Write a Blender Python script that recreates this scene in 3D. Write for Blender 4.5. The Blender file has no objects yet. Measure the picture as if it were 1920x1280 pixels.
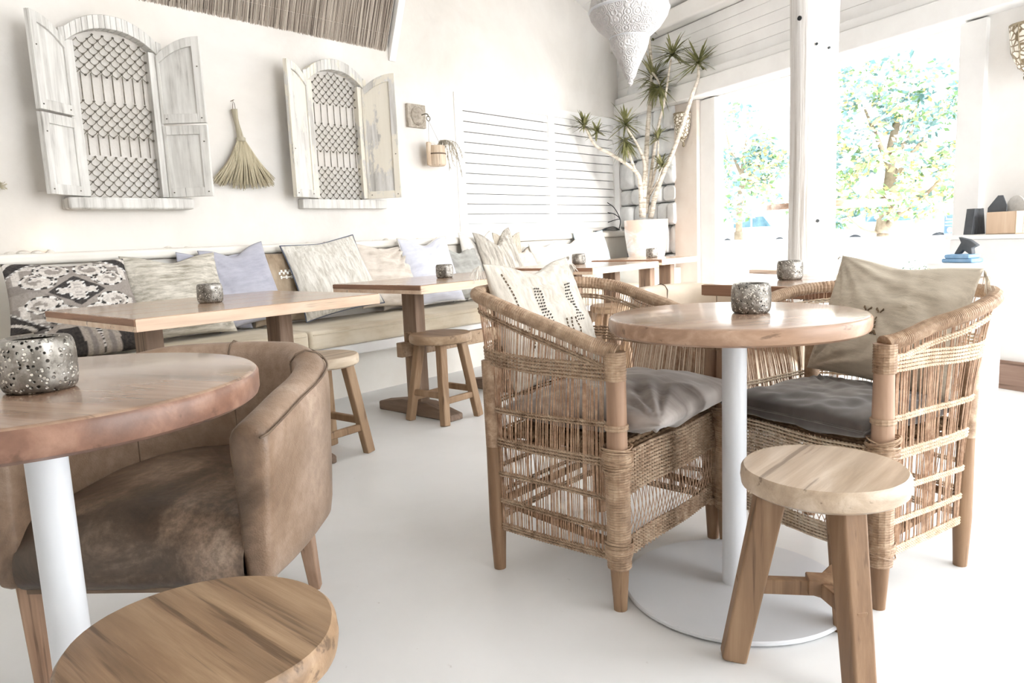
import bpy, math, random
from mathutils import Vector, Matrix, noise
from math import sin, cos, pi, radians as R
random.seed(7)
SC = bpy.context.scene
COL = SC.collection
# ------------------------------------------------------------------ camera
CR = Vector((0.7558, 0.6535, -0.0422)); CU = Vector((-0.0597, 0.1332, 0.9893))
FPX, CAMZ = 1368.3, 0.9569
_pitch, _roll, _az = 0.1398, -0.0426, 0.7187
_f = Vector((0, cos(_pitch), -sin(_pitch))); _u = Vector((0, sin(_pitch), cos(_pitch))); _r = Vector((1, 0, 0))
_r2 = _r*cos(_roll) + _u*sin(_roll); _u2 = _u*cos(_roll) - _r*sin(_roll)
_M = Matrix(((cos(_az), -sin(_az), 0), (sin(_az), cos(_az), 0), (0, 0, 1)))
CR, CU, CW = _M @ _r2, _M @ _u2, _M @ _f
cam_d = bpy.data.cameras.new('camera'); cam_d.sensor_width = 36; cam_d.lens = FPX/1920*36
cam_d.clip_start = .02; cam_d.clip_end = 400
cam = bpy.data.objects.new('camera', cam_d); COL.objects.link(cam)
m4 = Matrix((CR, CU, -CW)).transposed().to_4x4(); m4.translation = Vector((0, 0, CAMZ)); cam.matrix_world = m4
SC.camera = cam
# ------------------------------------------------------------------ world, sun, exposure
FD = Vector((0.915, -0.403, 0)).normalized()      # along the street front
FN = Vector((0.403, 0.915, 0)).normalized()       # out through the street front
FO = Vector((-4.25, 6.74, 0))                     # inner corner
w = bpy.data.worlds.new('world'); SC.world = w; w.use_nodes = True
nt = w.node_tree; nt.nodes.clear()
out = nt.nodes.new('ShaderNodeOutputWorld'); bg = nt.nodes.new('ShaderNodeBackground')
tc = nt.nodes.new('ShaderNodeTexCoord'); dot = nt.nodes.new('ShaderNodeVectorMath'); dot.operation = 'DOT_PRODUCT'
SKD = (FN*.55 + FD*.75 + Vector((0, 0, .25))).normalized()
dot.inputs[1].default_value = SKD
mr = nt.nodes.new('ShaderNodeMapRange'); mr.inputs[1].default_value = -1; mr.inputs[2].default_value = 1
mr.inputs[3].default_value = .34; mr.inputs[4].default_value = 3.3; mr.interpolation_type = 'SMOOTHSTEP'
nt.links.new(tc.outputs['Generated'], dot.inputs[0]); nt.links.new(dot.outputs['Value'], mr.inputs[0])
nt.links.new(mr.outputs[0], bg.inputs['Strength']); bg.inputs['Color'].default_value = (.955, .98, 1, 1)
nt.links.new(bg.outputs[0], out.inputs[0])
sun_d = bpy.data.lights.new('sun', 'SUN'); sun_d.energy = 1.25; sun_d.angle = R(16); sun_d.color = (1, .97, .92)
sun = bpy.data.objects.new('sun', sun_d); COL.objects.link(sun)
sun.rotation_euler = (-(FD - FN*.03 + Vector((0, 0, .24)))).to_track_quat('-Z', 'Y').to_euler()
SC.view_settings.view_transform = 'Standard'; SC.view_settings.look = 'None'
SC.view_settings.gamma = 1; SC.view_settings.exposure = 1.62
SC.view_settings.use_curve_mapping = False
SC.cycles.use_denoising = True
SC.cycles.max_bounces = 7; SC.cycles.diffuse_bounces = 4; SC.cycles.glossy_bounces = 3; SC.cycles.transparent_max_bounces = 4

def at_plane(px, py, P, n):
    d = CW*FPX + CR*(px-960) - CU*(py-640); c = Vector((0, 0, CAMZ)); n = Vector(n)
    return c + d*((Vector(P)-c).dot(n)/d.dot(n))
def at_z(px, py, z): return at_plane(px, py, (0, 0, z), (0, 0, 1))
def at_x(px, py, x): return at_plane(px, py, (x, 0, 0), (1, 0, 0))

# ------------------------------------------------------------------ mesh builder
def crom(pts, n):
    pts = [Vector(p) for p in pts]; o = []
    P = [pts[0]*2-pts[1]] + pts + [pts[-1]*2-pts[-2]]
    for i in range(1, len(P)-2):
        for k in range(n):
            t = k/n; a, b, c, d = P[i-1], P[i], P[i+1], P[i+2]
            o.append(.5*((2*b) + (c-a)*t + (2*a-5*b+4*c-d)*t*t + (3*b-a-3*c+d)*t**3))
    o.append(pts[-1]); return o

class MB:
    def __init__(s): s.v = []; s.f = []; s.mi = []; s.cur = 0
    def _f(s, *idx): s.f.append(idx); s.mi.append(s.cur)
    def box(s, c, size, rot=None, taper=1.0):
        b = len(s.v); hx, hy, hz = size[0]/2, size[1]/2, size[2]/2
        for x, y, z in ((-1,-1,-1),(1,-1,-1),(1,1,-1),(-1,1,-1),(-1,-1,1),(1,-1,1),(1,1,1),(-1,1,1)):
            k = taper if z > 0 else 1
            p = Vector((x*hx*k, y*hy*k, z*hz))
            if rot: p = rot @ p
            s.v.append(p+Vector(c))
        for q in ((0,3,2,1),(4,5,6,7),(0,1,5,4),(1,2,6,5),(2,3,7,6),(3,0,4,7)): s._f(*[b+i for i in q])
        return s
    def mm(s, x0, x1, y0, y1, z0, z1): return s.box(((x0+x1)/2,(y0+y1)/2,(z0+z1)/2),(abs(x1-x0),abs(y1-y0),abs(z1-z0)))
    def bar(s, p0, p1, w0, d0, w1=None, d1=None, side=(1,0,0)):
        w1 = w0 if w1 is None else w1; d1 = d0 if d1 is None else d1
        p0, p1 = Vector(p0), Vector(p1); t = (p1-p0).normalized(); a = Vector(side); a = (a-t*a.dot(t)).normalized(); c = t.cross(a)
        b = len(s.v)
        for p, w_, d_ in ((p0,w0,d0),(p1,w1,d1)):
            for i, j in ((-1,-1),(1,-1),(1,1),(-1,1)): s.v.append(p+a*i*w_/2+c*j*d_/2)
        for q in ((3,2,1,0),(4,5,6,7),(0,1,5,4),(1,2,6,5),(2,3,7,6),(3,0,4,7)): s._f(*[b+i for i in q])
        return s
    def tube(s, pts, r, n=8, caps=True, closed=False):
        pts = [Vector(p) for p in pts]; N = len(pts); b = len(s.v); up = None
        for i, p in enumerate(pts):
            if closed: t = pts[(i+1) % N]-pts[i-1]
            else: t = pts[min(i+1,N-1)]-pts[max(i-1,0)]
            if t.length < 1e-9: t = Vector((0,0,1))
            t.normalize()
            if up is None:
                up = Vector((0,0,1)) if abs(t.z) < .9 else Vector((1,0,0))
            up = (up-t*up.dot(t)); up.normalize(); sd = t.cross(up)
            rr = r[i] if isinstance(r,(list,tuple)) else r
            for k in range(n):
                a = 2*pi*k/n; s.v.append(p+(up*cos(a)+sd*sin(a))*rr)
        for i in range(N if closed else N-1):
            j = (i+1) % N
            for k in range(n): s._f(b+i*n+k, b+i*n+(k+1)%n, b+j*n+(k+1)%n, b+j*n+k)
        if caps and not closed:
            s._f(*[b+k for k in range(n)][::-1]); s._f(*[b+(N-1)*n+k for k in range(n)])
        return s
    def lathe(s, prof, n=32, c=(0,0,0), caps=True, wob=None, arc=2*pi, a0=0):
        b = len(s.v); full = abs(arc-2*pi) < 1e-6; m = n if full else n+1
        for r, z in prof:
            for k in range(m):
                a = a0+arc*k/n; rr = r*(1+(wob(a,z) if wob else 0)); s.v.append(Vector((c[0]+rr*cos(a), c[1]+rr*sin(a), c[2]+z)))
        for i in range(len(prof)-1):
            for k in range(n):
                k2 = (k+1) % m; s._f(b+i*m+k, b+i*m+k2, b+(i+1)*m+k2, b+(i+1)*m+k)
        if caps and full:
            s._f(*[b+k for k in range(m)][::-1]); s._f(*[b+(len(prof)-1)*m+k for k in range(m)])
        return s
    def prism(s, poly, h, M=None):
        b = len(s.v); n = len(poly)
        for z in (-h/2, h/2):
            for x, y in poly:
                p = Vector((x,y,z)); s.v.append(M @ p if M else p)
        s._f(*[b+i for i in range(n)][::-1]); s._f(*[b+n+i for i in range(n)])
        for i in range(n): s._f(b+i, b+(i+1)%n, b+n+(i+1)%n, b+n+i)
        return s
    def quad(s, a, b_, c, d):
        b = len(s.v); s.v += [Vector(a),Vector(b_),Vector(c),Vector(d)]; s._f(b,b+1,b+2,b+3); return s
    def blade(s, p, d, L, wd, droop=0.3, seg=4, up=Vector((0,0,1))):
        d = Vector(d).normalized(); sd = d.cross(up)
        if sd.length < .05: sd = Vector((1,0,0))
        sd.normalize(); b = len(s.v); q = Vector(p)
        for i in range(seg+1):
            t = i/seg; ww = wd*(1-t)**.7*(.55+.9*min(1,t*2.5)) if t < 1 else wd*.04
            c = q+d*L*t+Vector((0,0,-1))*droop*L*t*t
            s.v += [c-sd*ww/2, c+sd*ww/2]
        for i in range(seg): s._f(b+2*i, b+2*i+1, b+2*i+3, b+2*i+2)
        return s
    def build(s, name, mat, parent=None, smooth=None, bevel=0, seg=2, sub=0, loc=None, recalc=True):
        me = bpy.data.meshes.new(name); me.from_pydata([tuple(v) for v in s.v], [], s.f)
        mats = mat if isinstance(mat,(list,tuple)) else [mat]
        for m in mats: me.materials.append(m)
        if len(mats) > 1: me.polygons.foreach_set('material_index', s.mi)
        me.validate()
        o = bpy.data.objects.new(name, me); COL.objects.link(o)
        if parent is not None: o.parent = parent
        if loc is not None: o.location = loc
        if smooth:
            me.polygons.foreach_set('use_smooth', [True]*len(me.polygons))
            if smooth is not True: me.set_sharp_from_angle(angle=R(smooth))
        if bevel:
            b = o.modifiers.new('bevel','BEVEL'); b.width = bevel; b.segments = seg; b.limit_method = 'ANGLE'; b.angle_limit = R(35)
            if not smooth: me.polygons.foreach_set('use_smooth', [True]*len(me.polygons)); b.harden_normals = True
        if sub:
            q = o.modifiers.new('sub','SUBSURF'); q.levels = q.render_levels = sub
        return o

def thing(name, label, cat, loc=(0,0,0), rz=0, group=None):
    o = bpy.data.objects.new(name, None); COL.objects.link(o); o.empty_display_size = .1
    o.location = loc; o.rotation_euler = (0,0,rz); return tag(o, label, cat, group)
def tag(o, label, cat, group=None):
    o['label'] = label; o['category'] = cat
    if group: o['group'] = group
    return o
def struct(o): o['kind'] = 'structure'; return o
def dup(root, label, loc=None, rz=None, group=None):
    def cp(o, par):
        c = o.copy(); COL.objects.link(c)
        if par is not None: c.parent = par
        for ch in [x for x in o.children]: cp(ch, c)
        return c
    r = cp(root, None); r['label'] = label
    if loc is not None: r.location = loc
    if rz is not None: r.rotation_euler[2] = rz
    if group: r['group'] = group
    return r

# ------------------------------------------------------------------ materials
def hx(h):
    c = [int(h[i:i+2],16)/255 for i in (0,2,4)]
    return tuple([(x/12.92 if x <= .04045 else ((x+.055)/1.055)**2.4) for x in c]+[1])
class NM:
    def __init__(s, name, rough=.6, spec=.35, metal=0):
        s.m = bpy.data.materials.new(name); s.m.use_nodes = True; s.t = s.m.node_tree
        s.b = s.t.nodes['Principled BSDF']; s.b.inputs['Roughness'].default_value = rough
        s.b.inputs['Specular IOR Level'].default_value = spec; s.b.inputs['Metallic'].default_value = metal
        s.tc = s.n('ShaderNodeTexCoord')
    def n(s, t, **k):
        x = s.t.nodes.new(t)
        for a, b in k.items():
            if a in ('op',): x.operation = b
            else: x.inputs[a].default_value = b
        return x
    def l(s, a, b): s.t.links.new(a, b)
    def vec(s, sc=(1,1,1), rnd=True, rot=(0,0,0)):
        mp = s.n('ShaderNodeMapping'); mp.inputs['Scale'].default_value = sc; mp.inputs['Rotation'].default_value = rot
        if rnd:
            oi = s.n('ShaderNodeObjectInfo'); ml = s.n('ShaderNodeMath', op='MULTIPLY'); ml.inputs[1].default_value = 17
            ad = s.n('ShaderNodeVectorMath', op='ADD'); s.l(oi.outputs['Random'], ml.inputs[0])
            s.l(s.tc.outputs['Object'], mp.inputs[0]); s.l(mp.outputs[0], ad.inputs[0]); s.l(ml.outputs[0], ad.inputs[1]); return ad.outputs[0]
        s.l(s.tc.outputs['Object'], mp.inputs[0]); return mp.outputs[0]
    def noise(s, v, scale, detail=5, rough=.55, dist=0):
        x = s.n('ShaderNodeTexNoise', Scale=scale, Detail=detail, Roughness=rough, Distortion=dist); s.l(v, x.inputs['Vector']); return x.outputs['Fac']
    def ramp(s, f, stops):
        x = s.n('ShaderNodeValToRGB'); e = x.color_ramp.elements
        while len(e) < len(stops): e.new(.5)
        for i, (p, c) in enumerate(stops): e[i].position = p; e[i].color = hx(c) if isinstance(c,str) else (c,c,c,1)
        s.l(f, x.inputs[0]); return x.outputs[0]
    def mix(s, f, a, b, mode='MIX'):
        x = s.n('ShaderNodeMix'); x.data_type = 'RGBA'; x.blend_type = mode
        for v, i in ((f,0),(a,6),(b,7)):
            if isinstance(v,(int,float)): x.inputs[i].default_value = v
            elif isinstance(v,str): x.inputs[i].default_value = hx(v)
            elif isinstance(v,tuple): x.inputs[i].default_value = v
            else: s.l(v, x.inputs[i])
        return x.outputs[2]
    def bump(s, h, st=.3, d=.005):
        x = s.n('ShaderNodeBump', Strength=st, Distance=d); s.l(h, x.inputs['Height']); s.l(x.outputs[0], s.b.inputs['Normal'])
    def col(s, c):
        if isinstance(c,str): s.b.inputs['Base Color'].default_value = hx(c)
        else: s.l(c, s.b.inputs['Base Color'])
        return s

def glossy(m, w_=.4, r_=.1):
    b = m.node_tree.nodes['Principled BSDF']; b.inputs['Coat Weight'].default_value = w_; b.inputs['Coat Roughness'].default_value = r_; return m
def wood(name, dark, mid, light, ax=0, rough=.45, scale=1, spec=.4, bump=.25, crack='4a3628', crackamt=.36):
    q = NM(name, rough, spec); sc = [14*scale]*3; sc[ax] = 1.1*scale
    v = q.vec(tuple(sc)); g = q.noise(v, 1.6, 7, .62, .35); c = q.ramp(g, [(.25,dark),(.5,mid),(.72,light)])
    v2 = q.vec((1.5,1.5,1.5)); g2 = q.noise(v2, 1.3, 3); c = q.mix(q.ramp(g2,[(.35,.0),(.7,.45)]), c, light)
    sc3 = [40*scale]*3; sc3[ax] = 1.6*scale
    g3 = q.noise(q.vec(tuple(sc3)), 1.0, 4, .6); k = q.ramp(g3,[(crackamt-.05,1.0),(crackamt+.02,0.0)])
    c = q.mix(q.ramp(k,[(0,0.0),(1,.55)]), c, crack)
    q.col(c); q.bump(g3, bump, .004); return q.m
def paint(name, a, b, rough=.6, scale=3, bump=.15, bs=40, spec=.3):
    q = NM(name, rough, spec); g = q.noise(q.vec(), scale, 6, .6); q.col(q.ramp(g,[(.3,a),(.65,b)]))
    q.bump(q.noise(q.vec(), bs, 4), bump, .004); return q.m
def fabric(name, base, dark, axis=1, density=160, streak=.5, rough=.95, big=None, wr=.25):
    q = NM(name, rough, .12); sc = [density*.25]*3; sc[axis] = density*.035
    g = q.noise(q.vec(tuple(sc)), 1.2, 5, .7); c = q.ramp(g,[(.3,dark),(.3+.35*(1-streak)+.1,base)])
    if big: c = q.mix(q.ramp(q.noise(q.vec(),5,4),[(.4,0.0),(.65,.8)]), c, big)
    q.col(c); wv = q.noise(q.vec((density,density,density)), 1.4, 2); q.bump(q.mix(.5,g,wv), wr, .004)
    q.b.inputs['Sheen Weight'].default_value = .15
    return q.m
M = {}
q = NM('white_plaster', .85, .2)
g = q.noise(q.vec((1,1,1)), 1.1, 7, .6, .3); c = q.ramp(g,[(.3,'d3cec7'),(.5,'e3dfda'),(.7,'eeebe7')])
c = q.mix(q.ramp(q.noise(q.vec(),.8,3),[(.45,0.0),(.75,.5)]), c, 'ebe3d8')
q.col(c); q.bump(q.noise(q.vec(),7,8,.65), .28, .012); M['plaster'] = q.m
q = NM('polished_white_floor', .35, .35)
g = q.noise(q.vec(), 1.3, 6, .6, .4); c = q.ramp(g,[(.3,'e4e4e3'),(.6,'ececec'),(.8,'f1f1f1')])
sp = q.noise(q.vec(), 26, 4, .7); c = q.mix(q.ramp(sp,[(.70,0.0),(.76,.35)]), c, 'a89f97')
q.col(c); q.l(q.ramp(q.noise(q.vec(),5,5),[(.3,.28),(.7,.5)]), q.b.inputs['Roughness']); q.bump(g,.05,.01); M['floor'] = q.m
M['white'] = paint('white_paint','eeecea','f6f5f3',.5,4,.1)
M['cream'] = paint('cream_paint','ece6dc','f3efe8',.6,3,.1)
M['facade'] = paint('white_render','efebe6','f7f5f2',.7,2.5,.25,25)
M['pilaster'] = paint('warm_plaster','e6d9cd','f0e7de',.8,2.5,.2,25)
M['stone'] = paint('whitewashed_stone','dfe0e0','f5f5f4',.75,6,.7,14)
M['mortar'] = paint('dark_joint','7d8382','b4b8b6',.9,9,.4)
q = NM('weathered_white_wood', .7, .25)
g = q.noise(q.vec((18,18,1.4)),1.3,7,.65,.3); c = q.ramp(g,[(.28,'8f8b86'),(.42,'c9c6c1'),(.6,'e6e4e0')])
c = q.mix(q.ramp(q.noise(q.vec(),3.2,4),[(.45,0.0),(.7,.75)]), c, 'e9e7e2')
c = q.mix(q.ramp(q.noise(q.vec((34,34,1.2)),1.1,3),[(.27,.8),(.32,0.0)]), c, '5f5a55')
q.col(c); q.bump(g,.3,.004); M['shutter'] = q.m
q = NM('peeling_cream_wood', .7, .25)
g = q.noise(q.vec((18,18,1.4)),1.3,7,.65,.3); c = q.ramp(g,[(.28,'a5a19b'),(.45,'d0cdc8'),(.62,'e6e4e1')])
c = q.mix(q.ramp(q.noise(q.vec((1.6,1.6,.7)),2.6,6,.7),[(.49,0.0),(.53,.85)]), c, 'f0e9da')
q.col(c); q.bump(g,.3,.004); M['shutter2'] = q.m
q = NM('painted_log', .65, .3)
g = q.noise(q.vec((30,30,.9)),1.4,7,.65,.5); c = q.ramp(g,[(.33,'c2bab2'),(.44,'e8e4e0'),(.6,'f5f3f1')])
q.col(c); q.bump(g,.8,.012); M['log'] = q.m
M['tabletop'] = glossy(wood('oiled_tabletop_wood','75553e','a78467','cdb198',1,.25,1.2,.5,.25,'4a3628',.40))
M['tabletop_x'] = glossy(wood('round_tabletop_wood','6e4f3b','a08069','c6ab96',0,.22,.8,.5,.2,crackamt=.38))
M['tabletop_n'] = glossy(wood('walnut_round_tabletop_wood','573d2f','8a6b56','b2967f',0,.25,.7,.5,.2,crackamt=.38))
M['rim_brown'] = wood('brown_rim_wood','7a5a45','a07f67','c3a58e',0,.35,1,.4,.2)
M['rim_dark'] = wood('reddish_dark_rim_wood','4a322a','735243','9a7866',0,.35,.8,.4,.2)
M['dark_edge'] = wood('dark_sawn_edge_wood','5f4534','8a6650','a9826a',0,.55,1,.3,.4)
M['pale_edge'] = wood('pale_sawn_edge_wood','c39f83','deC1a6','ecd8c4',1,.5,1,.3,.2)
M['trestle'] = wood('grey_brown_beam_wood','5d4a3c','836c5a','a38d7b',2,.65,1,.25,.5,'352a22',.38)
M['trestle_x'] = wood('grey_brown_foot_wood','56463b','7b6758','988474',0,.65,1,.25,.5,'352a22',.38)
M['stool'] = wood('worn_elm_wood','6f563f','9b7f63','bfa78c',0,.5,1,.35,.45,'4a3322',.38)
M['stool_painted_sheen'] = glossy(wood('elm_wood_painted_sheen','927c66','b7a28b','d5c4b0',1,.4,1,.4,.45,'4a3322',.37),.35,.15)  # lighter tones paint in a pale sheen; the coat adds real gloss
M['stool_leg'] = wood('worn_elm_leg_wood','6b513b','94765a','b3987b',2,.55,1,.3,.4,'4a3322',.35)
M['stool_near'] = wood('dark_worn_elm_wood','57422f','8a6e54','b09577',0,.45,1.1,.4,.5,'3a2718',.42)
M['stool_grey'] = wood('sun_bleached_elm_wood','a08468','cbb69c','e3d5c1',1,.55,1,.3,.5,'5a4636',.4)
M['rleg'] = wood('tapered_pole_wood','573f2d','83654c','a5886c',2,.5,1,.35,.3)
M['chairleg'] = wood('honey_oak_wood','7c5e48','a08069','bc9f88',2,.45,1,.35,.2)
q = NM('whitewashed_terracotta', .8, .2)
c = q.mix(q.ramp(q.noise(q.vec((1,1,2)),5,6,.65,.8),[(.42,0.0),(.6,.9)]), 'e6cdbc', 'f2eeea'); q.col(c); q.bump(q.noise(q.vec(),20,5),.2,.005); M['pot'] = q.m
# rattan
def rattan(name, a, b, c_, rough=.5):
    q = NM(name, rough, .35); g = q.noise(q.vec((26,26,26)),1.4,4,.7); g2 = q.noise(q.vec(),7,3)
    c = q.ramp(g,[(.3,a),(.5,b),(.7,c_)]); c = q.mix(q.ramp(g2,[(.4,0.0),(.7,.5)]), c, c_); q.col(c); q.bump(g,.2,.002); return q.m
M['cane'] = rattan('brown_cane','86634b','b08d72','d3b59b')
M['wrap'] = rattan('rattan_wrap','7b614b','a2866d','c4ac93')
M['rope'] = rattan('twisted_grass_rope','7a614c','a68c74','c9b49c',.8)
M['pale_rope'] = rattan('pale_grass_rope','b59c80','d2bfa6','e6d8c4',.8)
M['seatweave'] = rattan('chunky_seat_weave','5f4733','8e7156','b59a7c',.8)
# leather
q = NM('worn_tan_leather', .42, .45)
g = q.noise(q.vec(),3.0,7,.62,.6); c = q.ramp(g,[(.28,'503f31'),(.45,'8a725e'),(.62,'a99280'),(.78,'c6b5a4')])
c = q.mix(q.ramp(q.noise(q.vec(),38,5,.7),[(.35,.35),(.6,0.0)]), c, '6b533f'); q.col(c)
vo = q.n('ShaderNodeTexVoronoi', Scale=260); q.l(q.tc.outputs['Object'], vo.inputs['Vector'])
q.bump(q.mix(.6, vo.outputs['Distance'], q.noise(q.vec((2,2,9)),4,5,.6,1.2)), .22, .006); M['leather'] = q.m
q = NM('dark_worn_seat_leather', .38, .5)
g = q.noise(q.vec(),3.4,7,.66,.7); c = q.ramp(g,[(.34,'2a211a'),(.49,'57473a'),(.60,'8a7462'),(.75,'ac9784')])
c = q.mix(q.ramp(q.noise(q.vec(),60,5,.7),[(.4,.5),(.6,0.0)]), c, '40342a'); q.col(c)
q.bump(q.noise(q.vec((9,2,2)),4,5,.6,1.2), .25, .008); M['leather_seat'] = q.m
M['leather_pale'] = paint('pale_beige_leather','b9a792','d4c5b2',.5,3,.15)
M['seam'] = paint('dark_seam','5a4a3e','7b6857',.6,10)
# candle pot
q = NM('pierced_antique_silver', .38, .5, .75)
vo = q.n('ShaderNodeTexVoronoi', Scale=150); vo.feature = 'F1'; q.l(q.tc.outputs['Object'], vo.inputs['Vector'])
band = q.ramp(q.noise(q.vec((1,1,1)),16,3,.6),[(.40,0.0),(.52,1.0)])
holes = q.ramp(vo.outputs['Distance'],[(.28,1.0),(.40,0.0)])
mk = q.n('ShaderNodeMath', op='MULTIPLY'); q.l(holes, mk.inputs[0]); q.l(band, mk.inputs[1])
patina = q.ramp(q.noise(q.vec(),22,6,.7),[(.3,'454039'),(.5,'86817a'),(.7,'c6c3be')])
hc = q.ramp(q.noise(q.vec(),70,2),[(.45,'1c1a17'),(.52,'ece9e0')])
q.col(q.mix(mk.outputs[0], patina, hc)); q.bump(q.mix(mk.outputs[0], 'ffffff', '000000'), .7, .003); M['pierced'] = q.m
M['pot_inside'] = paint('dark_pot_lining','2a2723','4a443c',.6,20)  # dark colour of the inner lining
q = NM('pierced_brass', .45, .4, .6)
vo = q.n('ShaderNodeTexVoronoi', Scale=34); vo.feature = 'DISTANCE_TO_EDGE'; q.l(q.tc.outputs['Object'], vo.inputs['Vector'])
q.col(q.ramp(vo.outputs['Distance'],[(.06,'8a7a62'),(.16,'f4efe4')])); M['brass_pierced'] = q.m
M['brass'] = paint('aged_brass','776a55','a4977f',.5,18)
q = NM('embossed_white_metal', .5, .35)
vo = q.n('ShaderNodeTexVoronoi', Scale=30); q.l(q.tc.outputs['Object'], vo.inputs['Vector'])
wv = q.n('ShaderNodeMath', op='SINE'); ml = q.n('ShaderNodeMath', op='MULTIPLY'); ml.inputs[1].default_value = 26
q.l(vo.outputs['Distance'], ml.inputs[0]); q.l(ml.outputs[0], wv.inputs[0])
q.col(q.ramp(q.noise(q.vec(),6,4),[(.3,'cbc7c7'),(.6,'dcdad9')])); q.bump(wv.outputs[0], .55, .004); M['emboss'] = q.m
M['pole'] = paint('white_powder_coat','d4d7db','dddfe3',.3,3,.03,10,.5)
M['grille'] = paint('rusted_wire','5a5348','8f887a',.55,40)
M['knot'] = paint('wire_knot','3e3930','6e675a',.5,60)
M['black'] = paint('black_rubber','1d2022','34383a',.5,10)
M['charcoal'] = paint('charcoal_board','43464a','63666a',.7,4)
M['palm'] = wood('dried_palm','8d8164','b8ad92','ddd4bd',2,.7,2,.2,.3,'5e543e',.38)
M['palm_stem'] = wood('dried_palm_stalk','8f8672','b2a993','c8c1ae',2,.8,2,.2,.5)
M['sprig'] = paint('dried_grass','8a8274','b3aa99',.8,30)
M['carved'] = paint('carved_grey_wood','8e8376','c4bbae',.8,30,.9,60)
M['basketwood'] = wood('pale_hewn_wood','a98e72','cdb69c','e9dccb',2,.6,2,.3,.3)
M['shell'] = paint('bleached_shell','d8d0c4','f3efe8',.5,20,.3,60)
q = NM('dracaena_leaf', .5, .3); g = q.noise(q.vec(),9,3); q.col(q.ramp(g,[(.3,'62623a'),(.5,'828256'),(.7,'aaa57c')])); M['leaf'] = q.m
q = NM('dracaena_bark', .8, .2); g = q.noise(q.vec((1,1,4)),12,5,.7); q.col(q.ramp(g,[(.3,'8f8271'),(.48,'d5cabb'),(.7,'efe8dd')])); q.bump(g,.4,.006); M['bark'] = q.m
M['soil'] = paint('potting_soil','5a4c3e','7b6b5a',.95,20)
for k, a, b in (('t_teal','517880','8bacae'),('t_green','55764f','8fae7c'),('t_yellow','d3bd7c','eddca6'),('t_blue','8aa9ba','b4cbd7')):
    M[k] = paint(k+'_leaves', a, b, .6, 3)
M['shrub_leaf'] = paint('shrub_leaves','2f4a3e','5f7d66',.6,3)
M['treebark'] = paint('street_tree_bark','7d7060','a39787',.9,8)
q = NM('reed_thatch', .8, .2); g = q.noise(q.vec((1,1,1)),5,4,.7); oi = q.noise(q.vec((1.2,140,1.2)),1.0,2,.8)
c = q.ramp(oi,[(.33,'4f463f'),(.43,'8a7e74'),(.54,'b3a79b'),(.68,'d6ccc1')]); q.col(c); M['reed'] = q.m
M['reed_gap'] = paint('dark_reed_backing','3f3a36','5c554f',.9,10)
M['seatpad'] = fabric('sand_canvas','ddd0b9','cfc0a6',1,120,.4,.9,'e6dcc9',.1)
q = NM('grey_silk', .45, .35); g = q.noise(q.vec((1.5,6,3)),1.6,3,.5,1.0); q.col(q.ramp(g,[(.3,'746a63'),(.5,'968c85'),(.72,'b7afa9')])); q.bump(g,.4,.012); q.b.inputs['Sheen Weight'].default_value = .4; M['silk'] = q.m
q = NM('charcoal_suede', .6, .25); g = q.noise(q.vec((1.5,5,3)),1.6,3,.5,1.0); q.col(q.ramp(g,[(.3,'46403c'),(.52,'5b5450'),(.75,'777069')])); q.bump(g,.35,.01); q.b.inputs['Sheen Weight'].default_value = .5; M['suede'] = q.m
M['f_cream'] = fabric('slubby_cream_weave','dad4c8','8d8677',1,170,.35)
M['f_creamv'] = fabric('vertical_slub_cream_weave','e6e2da','b0a99c',2,170,.45)
M['f_lav'] = fabric('lavender_grey_velvet','b9b9c4','a3a3b0',1,60,.5,.8)
M['f_lav2'] = fabric('pale_lavender_cotton','d3d4de','c2c3cf',1,90,.5,.9)
M['f_brown'] = fabric('brown_printed_cotton','a8957f','7e6c58',2,90,.5,.9,'bfae98')
M['f_beige'] = fabric('crumpled_beige_linen','ddd3c8','c4b8ab',1,90,.5,.95,None,.35)
M['f_grey'] = fabric('grey_green_velvet','a6a5a0','8b8a85',1,70,.5,.7)
M['f_streak'] = fabric('grey_streaked_linen','cfc8bd','6f6a63',2,120,.25)
M['f_tweed'] = fabric('beige_tweed','c9bfb0','8f8678',2,200,.3)
M['f_pale'] = fabric('pale_grey_linen','d5d1cb','c0bcb6',1,90,.5)
M['f_pink'] = fabric('blush_linen','e3d6cd','d3c4ba',1,90,.5)
M['f_blue'] = fabric('pale_blue_cotton','cfe0ea','bfd3df',1,90,.5)
M['f_linen'] = fabric('natural_linen','d6cfc4','a89e90',2,220,.45,.95,'ded8ce',.3)
M['f_linen2'] = fabric('oat_linen','cdc2b0','a89b89',1,220,.45,.95,'d6cbba',.3)
M['navy'] = paint('navy_piping','4b5263','656c7c',.8,20)
M['thread'] = paint('charcoal_thread','3c3936','5a5550',.9,20)
M['thread_w'] = paint('white_thread','eeebe4','f7f5f0',.9,20)
M['thread_b'] = paint('brown_thread','5b4a3c','79654f',.9,20)
M['concrete'] = paint('pale_paving','eeedea','f6f5f3',.9,1)
M['carpaint'] = paint('white_car_paint','f0f1f2','f6f7f8',.3,1,0)
M['carglass'] = paint('blue_grey_glass','3f5f6c','678590',.2,3,0)
M['tyre'] = paint('grey_tyre','2c3034','45494d',.8,5)
M['signblue'] = paint('faded_blue_board','4a65a0','6f88bb',.6,5)
M['signpale'] = paint('pale_sign_print','dfe8f2','eef3f8',.6,5)
M['towel'] = paint('blue_towel','6f97bd','94b4d0',.95,10)
M['kraft'] = wood('pale_plywood','cfae8e','e2c5a8','eed9c3',2,.6,1,.3,.1,crackamt=.2)
M['crate'] = wood('brown_crate_wood','6e5548','93786a','ad9486',0,.7,1,.2,.3)
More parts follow.
